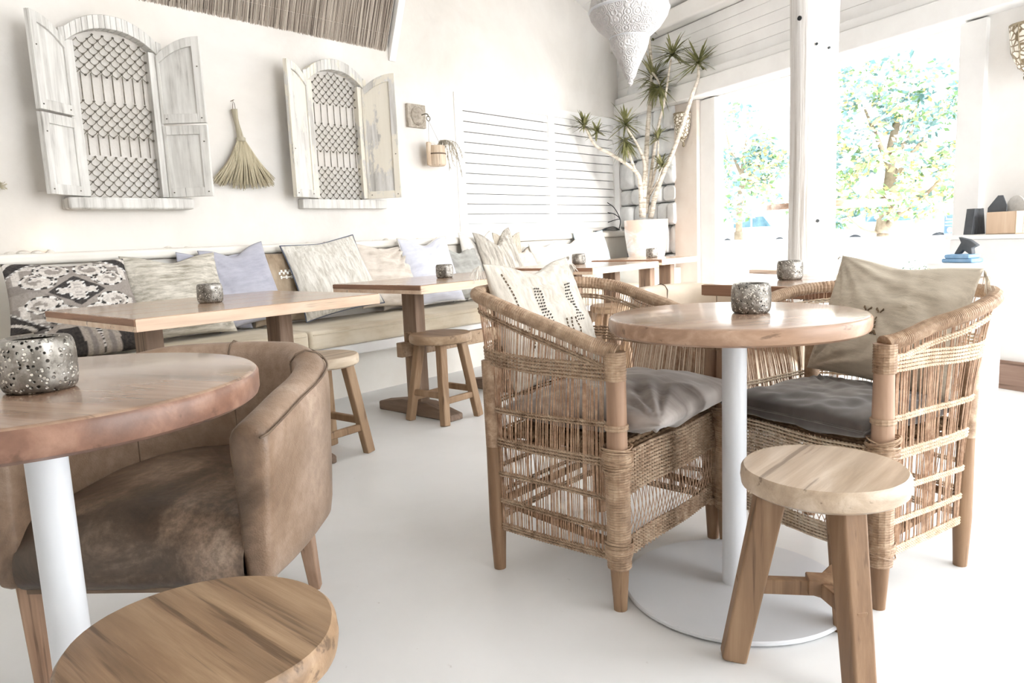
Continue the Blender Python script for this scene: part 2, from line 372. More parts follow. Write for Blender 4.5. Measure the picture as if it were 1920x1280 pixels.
# kilim: pattern lives in the cloth
q = NM('kilim_cloth', .95, .1)
at = q.n('ShaderNodeAttribute'); at.attribute_name = 'dye'
g = q.noise(q.vec((60,60,60)),1.5,4,.7); c = q.mix(q.ramp(g,[(.3,.45),(.6,0.0)]), at.outputs['Color'], '6f6660'); q.col(c); q.bump(g,.3,.003); M['kilim'] = q.m

# ------------------------------------------------------------------ room shell
XW = -4.25
def fac(s, z=0, off=0):          # point on the street front: s along it, off inwards
    p = FO+FD*s-FN*off; return Vector((p.x, p.y, z))
frot = Matrix.Rotation(math.atan2(FD.y, FD.x), 3, 'Z')
def fbox(mb, s0, s1, o0, o1, z0, z1):
    c = FO+FD*(s0+s1)/2-FN*(o0+o1)/2; c.z = (z0+z1)/2
    return mb.box(c, (abs(s1-s0), abs(o1-o0), abs(z1-z0)), frot)
b = MB(); b.mm(-4.6, 5, -3, 3.0, -.1, 0)
poly = [(-4.6,3.0),(5,3.0),(5,2.68),(-4.25+.915*10,6.74-.403*10)]
b = MB()
pf = [(-4.6,-1.5),(4.2,-1.5),(4.2,6.74-.403*(8.45/.915)),(-4.25,6.74),(-4.6,6.89)]
b.prism(pf, .1, Matrix.Translation((0,0,-.05))); struct(b.build('floor', M['floor']))
# left wall with an opening for the louvres
LY0, LY1, LZ0, LZ1 = 4.32, 6.62, 1.06, 2.11
b = MB()
b.mm(XW-.2, XW, -1.2, LY0, 0, 2.36); b.mm(XW-.2, XW, 3.62, LY0, 2.36, 4.2); b.mm(XW-.2, XW-.06, -1.2, 3.62, 2.36, 4.2); b.mm(XW-.2, XW, LY0, LY1, 0, LZ0); b.mm(XW-.2, XW, LY0, LY1, LZ1, 4.2)
b.mm(XW-.2, XW, LY1, 6.85, 0, 4.2)
struct(b.build('wall_left', M['plaster']))
win = thing('window_1', 'white louvred window', 'window'); del win['label']; del win['category']; struct(win); win.location = (XW,0,0)
b = MB()
for y in (LY0, 5.53, LY1): b.mm(-.05, .008, y-.045, y+.045, LZ0, LZ1)
b.mm(-.05, .011, LY0-.045, LY1+.045, LZ1-.05, LZ1+.02); b.mm(-.05, .012, LY0-.045, LY1+.045, LZ0-.03, LZ0+.03)
b.build('window_frame', M['white'], win)
b = MB()
for y0, y1 in ((LY0+.045,5.485),(5.575,LY1-.045)):
    n = 12; hh = (LZ1-LZ0-.06)/n
    for k in range(n):
        z = LZ0+.03+hh*(k+.5); b.box((-.012,(y0+y1)/2,z), (.012,y1-y0,hh*.93), Matrix.Rotation(R(-9),3,'Y'))
b.build('louvre_slats', M['white'], win)
b = MB(); b.mm(-.12,-.08,LY0,LY1,LZ0,LZ1); b.build('slat_gap_shade', M['charcoal'], win)  # dark sheet put behind the slats so their gaps read as shade
# reed ceiling: slopes up from the top of the wall
SLR = 2.7
def reedz(x): return 2.34+(x-XW)*SLR
b = MB(); ang = math.atan(SLR)
for i in range(620):
    y = -1.2+i*(3.62+1.2)/620+random.uniform(-.002,.002); x0 = XW-.02-random.random()*.03; x1 = -3.35
    j = random.uniform(-.004,.004)
    b.tube([(x0,y,reedz(x0)+j),((x0+x1)/2,y+random.uniform(-.003,.003),reedz((x0+x1)/2)-j),(x1,y,reedz(x1)+j)], .0039, 5, False)
for k in range(9):
    x = XW+.04+k*.1; b.tube([(x,-1.2,reedz(x)-.006),(x,3.62,reedz(x)-.006)], .0022, 4)
struct(b.build('ceiling_reed', M['reed'], smooth=True))
b = MB(); b.box(((XW-3.35)/2-.03,1.2,reedz((XW-3.35)/2)), ((.9)/cos(ang),4.84,.02), Matrix.Rotation(-ang,3,'Y')); struct(b.build('ceiling_backing', M['reed_gap']))
# gable fascia closing the reed roof
b = MB(); b.prism([(XW,2.27),(XW+.012,2.27),(XW+.045,2.36),(-3.32,reedz(-3.35)),(-3.45,reedz(-3.35)),(XW,2.60)], .06, Matrix(((1,0,0,0),(0,0,1,3.66),(0,1,0,0),(0,0,0,1))))
struct(b.build('trim_1', M['white'], bevel=.004))
# sloping white plank ceiling above the street front
b = MB(); a2 = math.atan(.36)
for k in range(14):
    o = .1+k*.2; z = 2.93+o*.36
    c = FO+FD*3.2-FN*o; c.z = z; b.box(c, (8.2,.196/cos(a2),.03), frot @ Matrix.Rotation(-a2,3,'X'))
struct(b.build('ceiling', M['white'], bevel=.003))
b = MB(); b.mm(-4.45,5.5,-3,4.6,4.15,4.3); struct(b.build('ceiling_upper_unseen', M['white']))  # unseen roof, added to keep direct sun off the left wall
b = MB(); b.mm(-4.45,3.4,-1.7,-1.5,0,4.15); struct(b.build('wall_back_unseen', M['plaster']))  # unseen rear wall, added to hold back light from behind
b = MB(); b.mm(3.2,3.4,-1.5,1.0,0,4.15); struct(b.build('wall_side_unseen', M['plaster']))  # unseen side wall, added and cut short to shape the incoming light
# street front: stone return, pilaster, header, planks, beam, right pier
wf = MB()
fbox(wf, .9, 1.22, 0, -.25, 0, 2.2); fbox(wf, 3.78, 5.2, 0, -.25, 0, 2.2); fbox(wf, -.3, 8.6, -.06, -.25, 2.11, 2.95)
wfo = struct(wf.build('wall_right', M['facade'], bevel=.004))
b = MB(); fbox(b, .9, 1.225, .02, -.02, 0, 2.12); struct(b.build('trim_2', M['pilaster'], bevel=.006))
b = MB(); fbox(b, -.2, 8.6, .13, -.06, 2.12, 2.26); fbox(b, -.2, 8.6, .10, -.06, 2.262, 2.332); struct(b.build('trim_3', M['white'], bevel=.012))
b = MB()
for k in range(5): fbox(b, -.2, 8.6, .05, 0, 2.333+k*.088, 2.333+k*.088+.0868)
struct(b.build('trim_4', M['white'], bevel=.003))
b = MB(); fbox(b, -.2, 8.6, .17, -.05, 2.78, 2.93); struct(b.build('trim_5', M['facade'], bevel=.02))
b = MB(); fbox(b, 1.22, 1.42, -.02, -.12, 0, 2.11); fbox(b, 3.64, 3.80, .03, -.12, 0, 2.11); struct(b.build('trim_6', M['white'], bevel=.006))
b = MB(); fbox(b, 1.42, 3.64, -.1, -.22, 0, .12); struct(b.build('trim_7', M['white'], bevel=.01))
# stones
b = MB(); fbox(b, -.1, .92, -.05, -.2, 0, 2.75); struct(b.build('wall_stone_backing', M['mortar']))
b = MB(); z = 0.0; rr = random.Random(5)
while z < 2.7:
    h = rr.uniform(.16,.32); s = -.02+rr.uniform(-.08,0)
    while s < .9:
        L = min(rr.uniform(.16,.34), .93-s); L = L if .93-s-L > .07 else .93-s
        if L < .06: break
        g = .003; n = 9; pts = []
        for k in range(n*2):
            a = 2*pi*k/(n*2); ca, sa = cos(a), sin(a)
            ex = abs(ca)**.42*(1 if ca>0 else -1); ey = abs(sa)**.42*(1 if sa>0 else -1)
            pts.append((s+L/2+ex*(L/2-g)*(1+rr.uniform(-.05,.03)), z+h/2+ey*(h/2-g)*(1+rr.uniform(-.07,.03))))
        bs = len(b.v); d0 = rr.uniform(.0,.05); m = len(pts); cx = s+L/2; cz = z+h/2
        for f_, o in ((1,-.07),(1,d0-.01),(.82,d0+.015)):
            for x, zz in pts: b.v.append(fac(cx+(x-cx)*f_, cz+(zz-cz)*f_, o))
        b.v.append(fac(cx, cz, d0+.02+rr.uniform(-.004,.008)))
        for lay in range(2):
            for k in range(m): b._f(bs+lay*m+k, bs+lay*m+(k+1)%m, bs+(lay+1)*m+(k+1)%m, bs+(lay+1)*m+k)
        for k in range(m): b._f(bs+2*m+k, bs+2*m+(k+1)%m, bs+3*m)
        s += L
    z += h
struct(b.build('wall_stone', M['stone'], smooth=50))
# timber post
lc = Vector((-1.28,3.77,0)); b = MB(); pr_ = []
for k in range(41):
    z = k*3.4/40; pr_.append((.106+.003*z+.003*sin(z*3.1), z))
b.lathe(pr_, 56, (0,0,0), wob=lambda a,z: .012*noise.noise(Vector((cos(a)*9,sin(a)*9,z*.6)))+.02*noise.noise(Vector((cos(a)*2,sin(a)*2,z*.8))))
po = thing('timber_post','whitewashed round timber post standing behind the rectangular table by the entrance','post',lc)
b.build('post_shaft', M['log'], po, smooth=True)
b = MB(); rv = Vector((-lc.x,-lc.y,0)).normalized(); ra = math.atan2(rv.y, rv.x)
for a, z, r in ((.25,.98,.008),(-.62,1.93,.011),(.1,1.80,.006),(.62,1.78,.006),(-.4,.6,.005)):
    c = Vector((cos(ra+a),sin(ra+a),0)); b.tube([c*(.106+.003*z-.006)+Vector((0,0,z)), c*(.106+.003*z+.004)+Vector((0,0,z))], r, 10)
b.build('bolt_hole', M['black'], po)

# ------------------------------------------------------------------ banquette
bn = thing('banquette','long built in white wall bench with sand coloured seat pads and shell ledge','bench',(XW+.004,0,0))
b = MB(); b.mm(.0,.42,.2,6.05,0,.31); b.build('base', M['cream'], bn)
b = MB(); b.mm(.0,.70,.2,6.05,.31,.375); b.build('seat_board', M['white'], bn, bevel=.008)
b = MB(); b.mm(0,.13,.2,6.6,.375,.93); b.build('backrest', M['cream'], bn, bevel=.01)
b = MB(); b.mm(0,.17,.2,6.62,.93,.985); b.build('ledge', M['cream'], bn, bevel=.02, seg=3)
b = MB(); b.mm(.12,.70,.1,.6,.375,.9); b.build('end_arm', M['cream'], bn, bevel=.04, seg=3)
for y0, y1 in ((.62,2.30),(2.305,4.05),(4.055,6.04)):
    b = MB(); b.mm(.14,.735,y0,y1,.378,.490); p = b.build('seat_pad', M['seatpad'], bn, bevel=.022, seg=4)
    s = MB(); s.tube([(.737,y0+.02,.467),(.737,y1-.02,.467)], .004, 6); s.build('piping', M['seatpad'], p)

# ------------------------------------------------------------------ pillows
def pillow_mesh(W, H, T, seed=0, chop=.03, pinch=.07, wr=.006, N=34, sag=.0, box=False):
    b = MB(); rn = random.Random(seed); ox = rn.uniform(0,90)
    fold = [(rn.choice((-1,1)), rn.choice((-1,1)), rn.uniform(.15,1.4), rn.uniform(5,9)) for _ in range(4)]
    idx = {}
    def P(i, j, sgn):
        u = -1+2*i/N; v = -1+2*j/N
        u = math.copysign(1-(1-abs(u))**1.25, u); v = math.copysign(1-(1-abs(v))**1.25, v)
        y = W/2*u*(1-pinch*(1-v*v)+sag*(-v)*.5); z = H/2*v*(1-pinch*(1-u*u))
        e = .32 if box else .5
        th = T/2*(max(0,(1-u**4 if box else 1-u*u))*max(0,(1-v**4 if box else 1-v*v)))**e*(1+.25*(-v if sag else 0))
        q = Vector((u*1.6+ox, v*1.6, sgn*3.0))
        th += wr*(noise.noise(q*1.4)*1.6+noise.noise(q*3.3))*min(1, 6*(1-abs(u))*(1-abs(v))+.1)*(1 if th > 0 else 0)
        for cu, cv, a, fr in fold:
            du, dv = cu-u, cv-v; d = math.hypot(du,dv); an = math.atan2(abs(dv),abs(du)+1e-6)
            if d > .05: th += wr*1.5*sin(an*fr*3+a*4)*math.exp(-d*1.7)*min(1,d*4)*min(1,(1-abs(u))*5)*min(1,(1-abs(v))*5)
        z2 = z - (chop*math.exp(-(u/.42)**2)*max(0,v)**2 if chop else 0)
        return Vector((sgn*th, y, z2+H/2))
    for sgn in (1,-1):
        for i in range(N+1):
            for j in range(N+1):
                edge = i in (0,N) or j in (0,N)
                if edge and sgn == -1: idx[(i,j,-1)] = idx[(i,j,1)]; continue
                idx[(i,j,sgn)] = len(b.v); b.v.append(P(i,j,sgn) if not edge else P(i,j,1)*1)
                if edge: b.v[-1].x = 0
        for i in range(N):
            for j in range(N):
                q = [idx[(i,j,sgn)],idx[(i+1,j,sgn)],idx[(i+1,j+1,sgn)],idx[(i,j+1,sgn)]]
                b._f(*(q if sgn > 0 else q[::-1]))
    per = [idx[(i,0,1)] for i in range(N)]+[idx[(N,j,1)] for j in range(N)]+[idx[(i,N,1)] for i in range(N,0,-1)]+[idx[(0,j,1)] for j in range(N,0,-1)]
    b.per = [b.v[k].copy() for k in per]; b.N = N; b.P = P
    return b
def pillow(label, loc, W, H, T, mat, lean=16, rz=0, roll=0, seed=0, chop=.03, pinch=.07, wr=.006, piping=None, N=34, group=None, tilt_flat=False, sag=.1, pr_r=.004, box=False, name='cushion'):
    root = thing(name, label, 'cushion', (loc[0],loc[1],loc[2]+.95*W/2*abs(sin(R(roll)))+.6*T/2*sin(R(min(lean,25)))), 0, group)
    b = pillow_mesh(W,H,T,seed,chop,pinch,wr,N,sag,box)
    root.rotation_euler = (Matrix.Rotation(rz,3,'Z') @ Matrix.Rotation(R(-lean),3,'Y') @ Matrix.Rotation(R(roll),3,'X')).to_euler()
    cov = b.build('cover', mat, root, smooth=True)
    if piping:
        p = MB(); p.tube(b.per, pr_r, 6, closed=True); p.build('piping', piping, root, smooth=True)
    return root, cov, b
DK, GR, CRM, BK, WH = (.045,.042,.042), (.36,.32,.29), (.72,.67,.62), (.02,.02,.02), (.85,.83,.8)
def dye1(u, v):
    c = GR
    if noise.noise(Vector((u*3,v*3,1))) > .25: c = (.28,.25,.23)
    U, V = abs(u), abs(v)
    if U < .86 and V < .86 and (U > .74 or V > .74) and not (U < .3 or V < .3): c = CRM
    if (.42 < U < .56 and V < .74 and V > .2) : c = CRM
    for cu, cv, sg in ((.52,.36,1),(.30,.68,-1)):
        du, dv = U-cu, (V-cv); r = math.hypot(du,dv); th = math.atan2(dv,du*sg)
        k = (th/(2*pi)) % 1.0
        r0 = .06+.15*k
        if r < .27:
            c = GR if r < .05 else c
            if abs(r-r0) < .045 or .19 < r < .235: c = CRM
            if abs(r-r0-.055) < .016 or .235 < r < .262: c = BK if int(k*16) % 2 else WH
    if U/.44+V/.46 < 1:
        c = DK
        if (U < .11 and V < .27) or (U < .29 and V < .085): c = CRM
        if ((abs(U-.115) < .013 and .085 < V < .27) or (abs(V-.28) < .02 and U < .12) or (abs(V-.09) < .018 and .11 < U < .3) or (abs(U-.295) < .012 and V < .09)): c = BK if int((u-v)*18) % 2 else WH
        if V < .18 and U < .06 and int(v*22) % 2: c = (.5,.46,.43)
    r = math.hypot(u*.93, v*.93)
    if r > 1.02:
        c = DK
        if abs(r-1.17-.05*sin(math.atan2(v,u)*9)) < .035: c = CRM
    elif r > .985: c = WH if int(math.atan2(v,u)*22) % 2 else (.3,.28,.27)
    return c
def dye2(u, v):
    U = abs(u); c = (.17,.155,.15)
    if noise.noise(Vector((u*4,v*3,5))) > .1: c = (.24,.22,.21)
    a = .9-U*1.15
    if v < a: c = (.5,.44,.39)
    if abs(v-a) < .045: c = BK if int(u*24) % 2 else WH
    if U < .03: c = BK if int(v*20) % 2 else WH
    if .3 < U < .75 and v < -.1 and (v < .15-(U-.3)*.9): c = DK
    if .12 < U < .2 and v < .3: c = (.32,.29,.27)
    if math.hypot(U-.19, v-.42) < .08: c = (.22,.2,.19)
    if v > a and abs(math.hypot(U-.72, v-.45)-.2) < .03: c = WH if int(math.atan2(v-.45,U-.72)*7) % 2 else BK
    return c
def add_dye(o, b, fn):
    me = o.data; N = b.N; cols = []
    ats = me.color_attributes.new('dye','FLOAT_COLOR','POINT')
    W = max(abs(v.y) for v in b.v); H = max(v.z for v in b.v)
    for i, v in enumerate(b.v):
        u_, v_ = v.y/W, (v.z/H)*2-1; c = fn(u_*1.03, v_*1.05); ats.data[i].color = (*c, 1)

SZ = .492
G_B = 'cushions lined up along the banquette'
def bench_cushion(label, yc, W, H, mat, x=-3.93, T=.13, z=SZ, **k):
    return pillow(label, (x, yc, z), W, H, T, mat, group=G_B, **k)
r_, o_, b_ = bench_cushion('large black and taupe kilim cushion with a stitched diamond, upper of two', 1.265, .56, .34, M['kilim'], x=-3.83, z=.605, T=.15, lean=20, N=110, chop=.02, seed=3, wr=.004, pinch=.05); add_dye(o_, b_, dye1)
r_, o_, b_ = bench_cushion('dark kilim cushion with stitched triangles, lying below the diamond one', 1.30, .50, .34, M['kilim'], x=-3.655, z=.50, T=.12, lean=62, N=80, chop=0, seed=4, wr=.004); add_dye(o_, b_, dye2)
bench_cushion('large slubby cream cushion between the kilim and lavender cushions', 1.79, .54, .47, M['f_cream'], x=-3.87, seed=5, lean=17, chop=.035)
bench_cushion('blue grey cushion peeking out behind the slubby cream one', 2.02, .42, .45, M['f_lav'], x=-4.0, seed=6, lean=5, T=.08, roll=-3)
bench_cushion('lavender grey velvet cushion with a raised right corner', 2.215, .43, .48, M['f_lav'], x=-3.92, seed=7, lean=14, chop=.05, roll=6)
r_, o_, b_ = bench_cushion('brown printed cushion with small white motif, tucked behind', 2.47, .42, .45, M['f_brown'], x=-3.99, seed=8, lean=6, T=.09, chop=0)
e_ = MB()
for i in range(9): e_.box((.05,.02+(i-4)*.014,.31+(.012 if i%2 else 0)), (.004,.012,.016)); e_.box((.05,.02+(i-4)*.012,.285), (.004,.01,.008+.012*(i%3==0)))
bm_ = e_.build('embroidery', M['thread_w'], r_); bm_.location.x = -.005
bench_cushion('cream ribbed cushion with navy piping, left corner low', 2.81, .60, .50, M['f_creamv'], x=-3.84, seed=9, lean=22, roll=6, chop=.01, piping=M['navy'], T=.15)
bench_cushion('crumpled beige linen cushion beside the navy piped one', 3.24, .50, .46, M['f_beige'], x=-3.90, seed=10, lean=18, roll=-4, wr=.011, chop=.02)
bench_cushion('small beige cushion corner showing behind the pale lavender cushion', 3.42, .36, .44, M['f_beige'], x=-4.0, seed=11, lean=4, T=.08, chop=0)
bench_cushion('pale lavender cushion with white piping', 3.66, .50, .51, M['f_lav2'], x=-3.88, seed=12, lean=17, roll=1, chop=.05, piping=M['f_pale'])
bench_cushion('crumpled grey velvet cushion with folded top corner', 4.04, .42, .43, M['f_grey'], x=-3.91, seed=13, lean=18, roll=3, wr=.012, chop=.05)
bench_cushion('plain cream cushion leaning behind the grey streaked one', 4.27, .42, .53, M['f_pale'], x=-3.98, seed=14, lean=8, T=.10, chop=.1, roll=2)
bench_cushion('grey streaked linen cushion with tall pointed corner', 4.45, .48, .54, M['f_streak'], x=-3.86, seed=15, lean=18, roll=5, chop=.12)
bench_cushion('beige tweed cushion standing on a corner behind the streaked one', 4.60, .36, .52, M['f_tweed'], x=-4.0, seed=16, lean=4, T=.09, chop=.06)
bench_cushion('small crumpled taupe cushion with dark trim', 4.80, .30, .38, M['f_beige'], x=-3.92, seed=17, lean=18, wr=.01, roll=5, piping=M['thread'], pr_r=.003)
bench_cushion('pale grey linen cushion with gathered top seam', 5.06, .44, .43, M['f_pale'], x=-3.88, seed=18, lean=18, roll=1, wr=.009)
bench_cushion('blush linen cushion leaning against the pale blue cushion', 5.45, .46, .43, M['f_pink'], x=-3.88, seed=19, lean=18, roll=5)
bench_cushion('large pale blue cushion at the far end of the bench', 5.80, .52, .52, M['f_blue'], x=-3.92, seed=20, lean=15, chop=.02, T=.14)

# ------------------------------------------------------------------ shells on the ledge
def shell(label, y, s, x=-4.13, kind=0):
    b = MB(); n = 14; rn = random.Random(int(y*100))
    if kind == 0:   # scallop lying down
        for sg, zz in ((1,1),(1,0)):
            pass
        prof = [(.001,1.0),(.35,.92),(.7,.66),(.92,.34),(1.0,.08),(.96,0)]
        b.lathe([(r*s,h*s*.55) for r, h in prof[::-1]], 18, wob=lambda a,z: .09*cos(a*9)+.12*cos(a))
    else:           # small whelk
        pts = []
        for k in range(9): pts.append((s*(1.2-k*.3), 0, s*.32))
        b.tube(pts, [s*q_ for q_ in (.05,.2,.34,.42,.40,.30,.2,.12,.03)], 10)
    o = b.build('shell', M['shell'], smooth=60); o.location = (x,y,.985); o.rotation_euler = (0,0,rn.uniform(0,3))
    return tag(o, label, 'shell', 'bleached shells along the ledge')
for i, (y, s, k, lab) in enumerate((
    (1.09,.022,0,'white shell at the far left end of the ledge above the kilim cushion'),(1.145,.030,0,'largest pale shell on the ledge, above the kilim cushion'),(1.205,.026,0,'pale shell just right of the largest ledge shell'),
    (1.262,.020,0,'small shell closest to the warm glow, right end of the left cluster'),(1.845,.018,1,'spindle shell on the ledge above the slubby cream cushion'),(1.95,.012,0,'tiny shell on the ledge above the blue grey cushion'),
    (2.75,.014,0,'small shell on the ledge above the left corner of the navy piped cushion'),(2.88,.010,0,'tiny shell on the ledge left of the peak of the navy piped cushion'),(3.0,.011,0,'tiny shell on the ledge over the middle of the navy piped cushion'),
    (3.12,.010,0,'tiny shell on the ledge above the peak of the navy piped cushion'),(3.28,.013,1,'thin spindle shell on the ledge above the crumpled beige cushion'),(3.40,.024,0,'pointed shell standing out on the ledge above the beige cushion'),
    (3.70,.011,0,'tiny shell on the ledge above the pale lavender cushion'),(3.90,.012,0,'tiny shell on the ledge just left of the louvres'))):
    shell(lab, y, s, kind=k)
# warm glow of a tea light standing on the ledge behind the shells
tl = thing('tea_light','small lit tea light glowing on the ledge behind the shells','candle',(-4.19,1.29,.985))
b = MB(); b.lathe([(.018,0),(.019,.016),(.017,.016),(.016,.012)],20); b.build('cup', M['pole'], tl, smooth=40)
fm = NM('flame'); fm.b.inputs['Emission Color'].default_value = (1,.62,.28,1); fm.b.inputs['Emission Strength'].default_value = 4; fm.col('ffd9a0')
b = MB(); b.lathe([(.001,.012),(.004,.018),(.003,.027),(.0006,.034)],10); b.build('flame', fm.m, tl, smooth=True)
ld = bpy.data.lights.new('tea_light_glow','POINT'); ld.energy = .03; ld.color = (1,.66,.36); ld.shadow_soft_size = .01
lo = bpy.data.objects.new('tea_light_glow', ld); COL.objects.link(lo); lo.parent = tl; lo.location = (.01,0,.05)

# ------------------------------------------------------------------ shuttered wall frames
def shutter_window(label, y0, y1, zb, zs, zt, angL, wL, angR, wR, split, mat, sill):
    t = thing('shuttered_window', label, 'window frame', (XW,(y0+y1)/2,zb)); h = (y1-y0)/2; H = zs-zb; A = zt-zs
    def arch(y): return H+A*max(0,1-(y/h)**2)**.55 if False else H+A*(1-(abs(y)/h)**2.2)
    fr = .05
    b = MB()
    for sg in (-1,1): b.mm(0,.055,sg*h,sg*(h-fr),0,H+.02)
    n = 18
    for i in range(n):
        ya, yb = -h-.02+2*(h+.02)*i/n, -h-.02+2*(h+.02)*(i+1)/n
        fa, fb = arch(max(-h,min(h,ya))), arch(max(-h,min(h,yb)))
        v = [(0.0,ya,fa),(0.0,yb,fb),(0.0,yb,fb+.07),(0.0,ya,fa+.07)]; s = len(b.v)
        for x in (0,.07):
            for p in v: b.v.append(Vector((x,p[1],p[2])))
        for q_ in ((3,2,1,0),(4,5,6,7),(0,1,5,4),(1,2,6,5),(2,3,7,6),(3,0,4,7)): b._f(*[s+k for k in q_])
    b.build('arched_frame', mat, t, bevel=.004)
    b = MB(); b.mm(-.0,.004,-h,h,0,H+A*.9); b.build('backing', M['plaster'], t)
    # wire grille
    b = MB(); kn = MB(); ih = h-fr; cell = .052; Ht = H+A
    nx = int(2*ih/cell)+1
    zones = []; zc = 0; 
    bars = ((.27,.36),(.60,.72))
    def inbar(z): return any(a*Ht < z < c*Ht for a, c in bars)
    rows = int(Ht/(cell*.5))
    rn = random.Random(int(y0*10))
    for r in range(rows+1):
        z = r*cell*.5
        for cI in range(nx+1):
            y = -ih+cI*cell+(cell/2 if r % 2 else 0)
            if y > ih or z > arch(y)-.015 or inbar(z): continue
            jx = .022+rn.uniform(-.002,.002)
            kn.box((jx,y,z),(.010,.008,.009),Matrix.Rotation(rn.uniform(0,1.5),3,'X'))
            for sg in (-1,1):
                y2, z2 = y+sg*cell/2, z+cell*.5
                if abs(y2) > ih+.005 or z2 > arch(y2)-.005 or inbar(z2): continue
                mid = Vector((jx, (y+y2)/2+sg*.005, (z+z2)/2+sg*.002))
                b.tube(crom([(jx,y,z),mid,(jx,y2,z2)],3), .0021, 5, False)
    for a, c in bars:
        for cI in range(nx):
            y = -ih+cI*cell+cell*.5
            if y < ih: b.tube([(.022,y,a*Ht-cell*.3),(.022,y,c*Ht+cell*.3)], .003, 6)
    g = b.build('wire_grille', M['grille'], t, smooth=True); kn.build('knots', M['knot'], g)
    for sg, an, wl in ((-1,angL,wL),(1,angR,wR)):
        def leaf_pt(s, z, o): # s from hinge, o = thickness
            a = R(an); return Vector((.045+s*sin(a)+o*cos(a), sg*(h+s*cos(a)-o*sin(a)), z))
        def slab(b, s0, s1, za0, za1, zb0, zb1, o0, o1): # zb: top at s0, s1
            s = len(b.v)
            for o in (o0,o1):
                for ss, zz in ((s0,za0),(s1,za1),(s1,zb1),(s0,zb0)): b.v.append(leaf_pt(ss,zz,o))
            for q_ in ((3,2,1,0),(4,5,6,7),(0,1,5,4),(1,2,6,5),(2,3,7,6),(3,0,4,7)): b._f(*[s+k for k in q_])
        def top(s): return H+A*(1-(1-s/wl)**2.2)
        leaves = ((0,split*H-.006,False),(split*H+.006,None,True)) if split else ((0,None,True),)
        for zlo, zhi, arched in leaves:
            b = MB(); n = 6
            for i in range(n):
                s0, s1 = wl*i/n, wl*(i+1)/n
                slab(b, s0, s1, zlo, zlo, zhi if not arched else top(s0), zhi if not arched else top(s1), 0, .016)
            lf = b.build('shutter', mat, t)
            b = MB(); st = .035
            slab(b, wl-st*1.2, wl, zlo, zlo, zhi if not arched else top(wl-st*1.2), zhi if not arched else top(wl), .016, .028)
            slab(b, 0, st*.5, zlo, zlo, zhi if not arched else top(0), zhi if not arched else top(st*.5), .016, .024)
            slab(b, st*.5, wl-st*1.2, zlo, zlo, zlo+.05, zlo+.05, .016, .028)
            for i in range(n):
                s0, s1 = st*.5+(wl-st*1.7)*i/n, st*.5+(wl-st*1.7)*(i+1)/n
                t0, t1 = (zhi,zhi) if not arched else (top(s0),top(s1))
                slab(b, s0, s1, t0-.05, t1-.05, t0, t1, .016, .028)
            b.build('rail', mat, lf, bevel=.002)
            b = MB()
            for ss, zz in ((.03,.025),(wl-.02,.025),(wl-.02,.3)): p = leaf_pt(ss, zlo+zz, .028); b.box(p,(.006,.006,.006))
            b.build('nail', M['knot'], lf)
    b = MB(); b.box((sill[4]/2, (sill[0]+sill[1])/2-(y0+y1)/2, (sill[2]+sill[3])/2-zb), (sill[4], sill[1]-sill[0], sill[3]-sill[2]))
    b.build('sill', M['shutter'], t, bevel=.012 if sill[4] > .08 else .004, seg=3)
    return t
shutter_window('larger arched lattice window with grey weathered double shutters, left of the palm broom', 1.46, 1.93, 1.268, 2.03, 2.13, 33, .23, 45, .24, .52, M['shutter'], (1.38,2.03,1.20,1.262,.11))
shutter_window('smaller arched lattice window with peeling cream shutters, right of the palm broom', 2.87, 3.335, 1.278, 2.02, 2.12, 22, .215, 52, .235, 0, M['shutter2'], (2.78,3.48,1.21,1.272,.06))

# palm broom
pb = thing('palm_broom','dried palm leaf hand broom hanging between the two shuttered windows','broom',(XW+.03,2.385,1.33))
b = MB(); b.tube(crom([(0,-.014,.47),(0,-.008,.41),(.005,.0,.35),(.01,.008,.285)],5), [.019,.018,.017,.016,.015,.0145,.014,.014,.0145,.015,.016,.017,.018,.019,.020,.021], 12); b.build('handle', M['palm_stem'], pb, smooth=True)
b = MB(); b.tube([(0,-.022,.47),(-.005,-.017,.50),(-.01,-.014,.525),(0,-.008,.50),(0,-.006,.47)], .0018, 5); b.tube([(-.03,-.015,.52),(.01,-.015,.523)],.002,5); b.build('hanging_loop', M['thread_b'], pb)
b = MB(); b.lathe([(.024,.305),(.028,.30),(.028,.285),(.024,.28)],16,(.008,.008,0)); b.build('binding', M['palm_stem'], pb)
b = MB(); rn = random.Random(2)
for i in range(230):
    a = rn.uniform(-1,1); sp = a*.215; L = rn.uniform(-.015,.035)+.03*abs(a); y0 = .008+a*.022
    x = rn.uniform(-.008,.05)
    b.tube(crom([(.008+x*.2,y0,.29),(.01+x*.6,sp*.50+.008,.15),(x,sp*.95,L)],3), [.0022,.003,.0036,.004,.0036,.003,.0018][:7], 4, False)
b.build('bristles', M['palm'], pb)
# dried star burst on the wall at the far left
ds = MB(); rn = random.Random(4)
for i in range(40):
    a = rn.uniform(0,2*pi); e = rn.uniform(.1,1.3); L = rn.uniform(.012,.036)
    ds.tube([(0.0,0,0),(sin(e)*L*.6,cos(a)*L*cos(e*.5),sin(a)*L*cos(e*.5))], .0012, 4)
ds.lathe([(.001,-.006),(.008,0),(.001,.006)],10)
o = ds.build('dried_seed_head', M['palm']); o.location = (XW+.012,1.118,1.315); tag(o,'small dried spiky seed head fixed to the plaster at the far left','decoration')

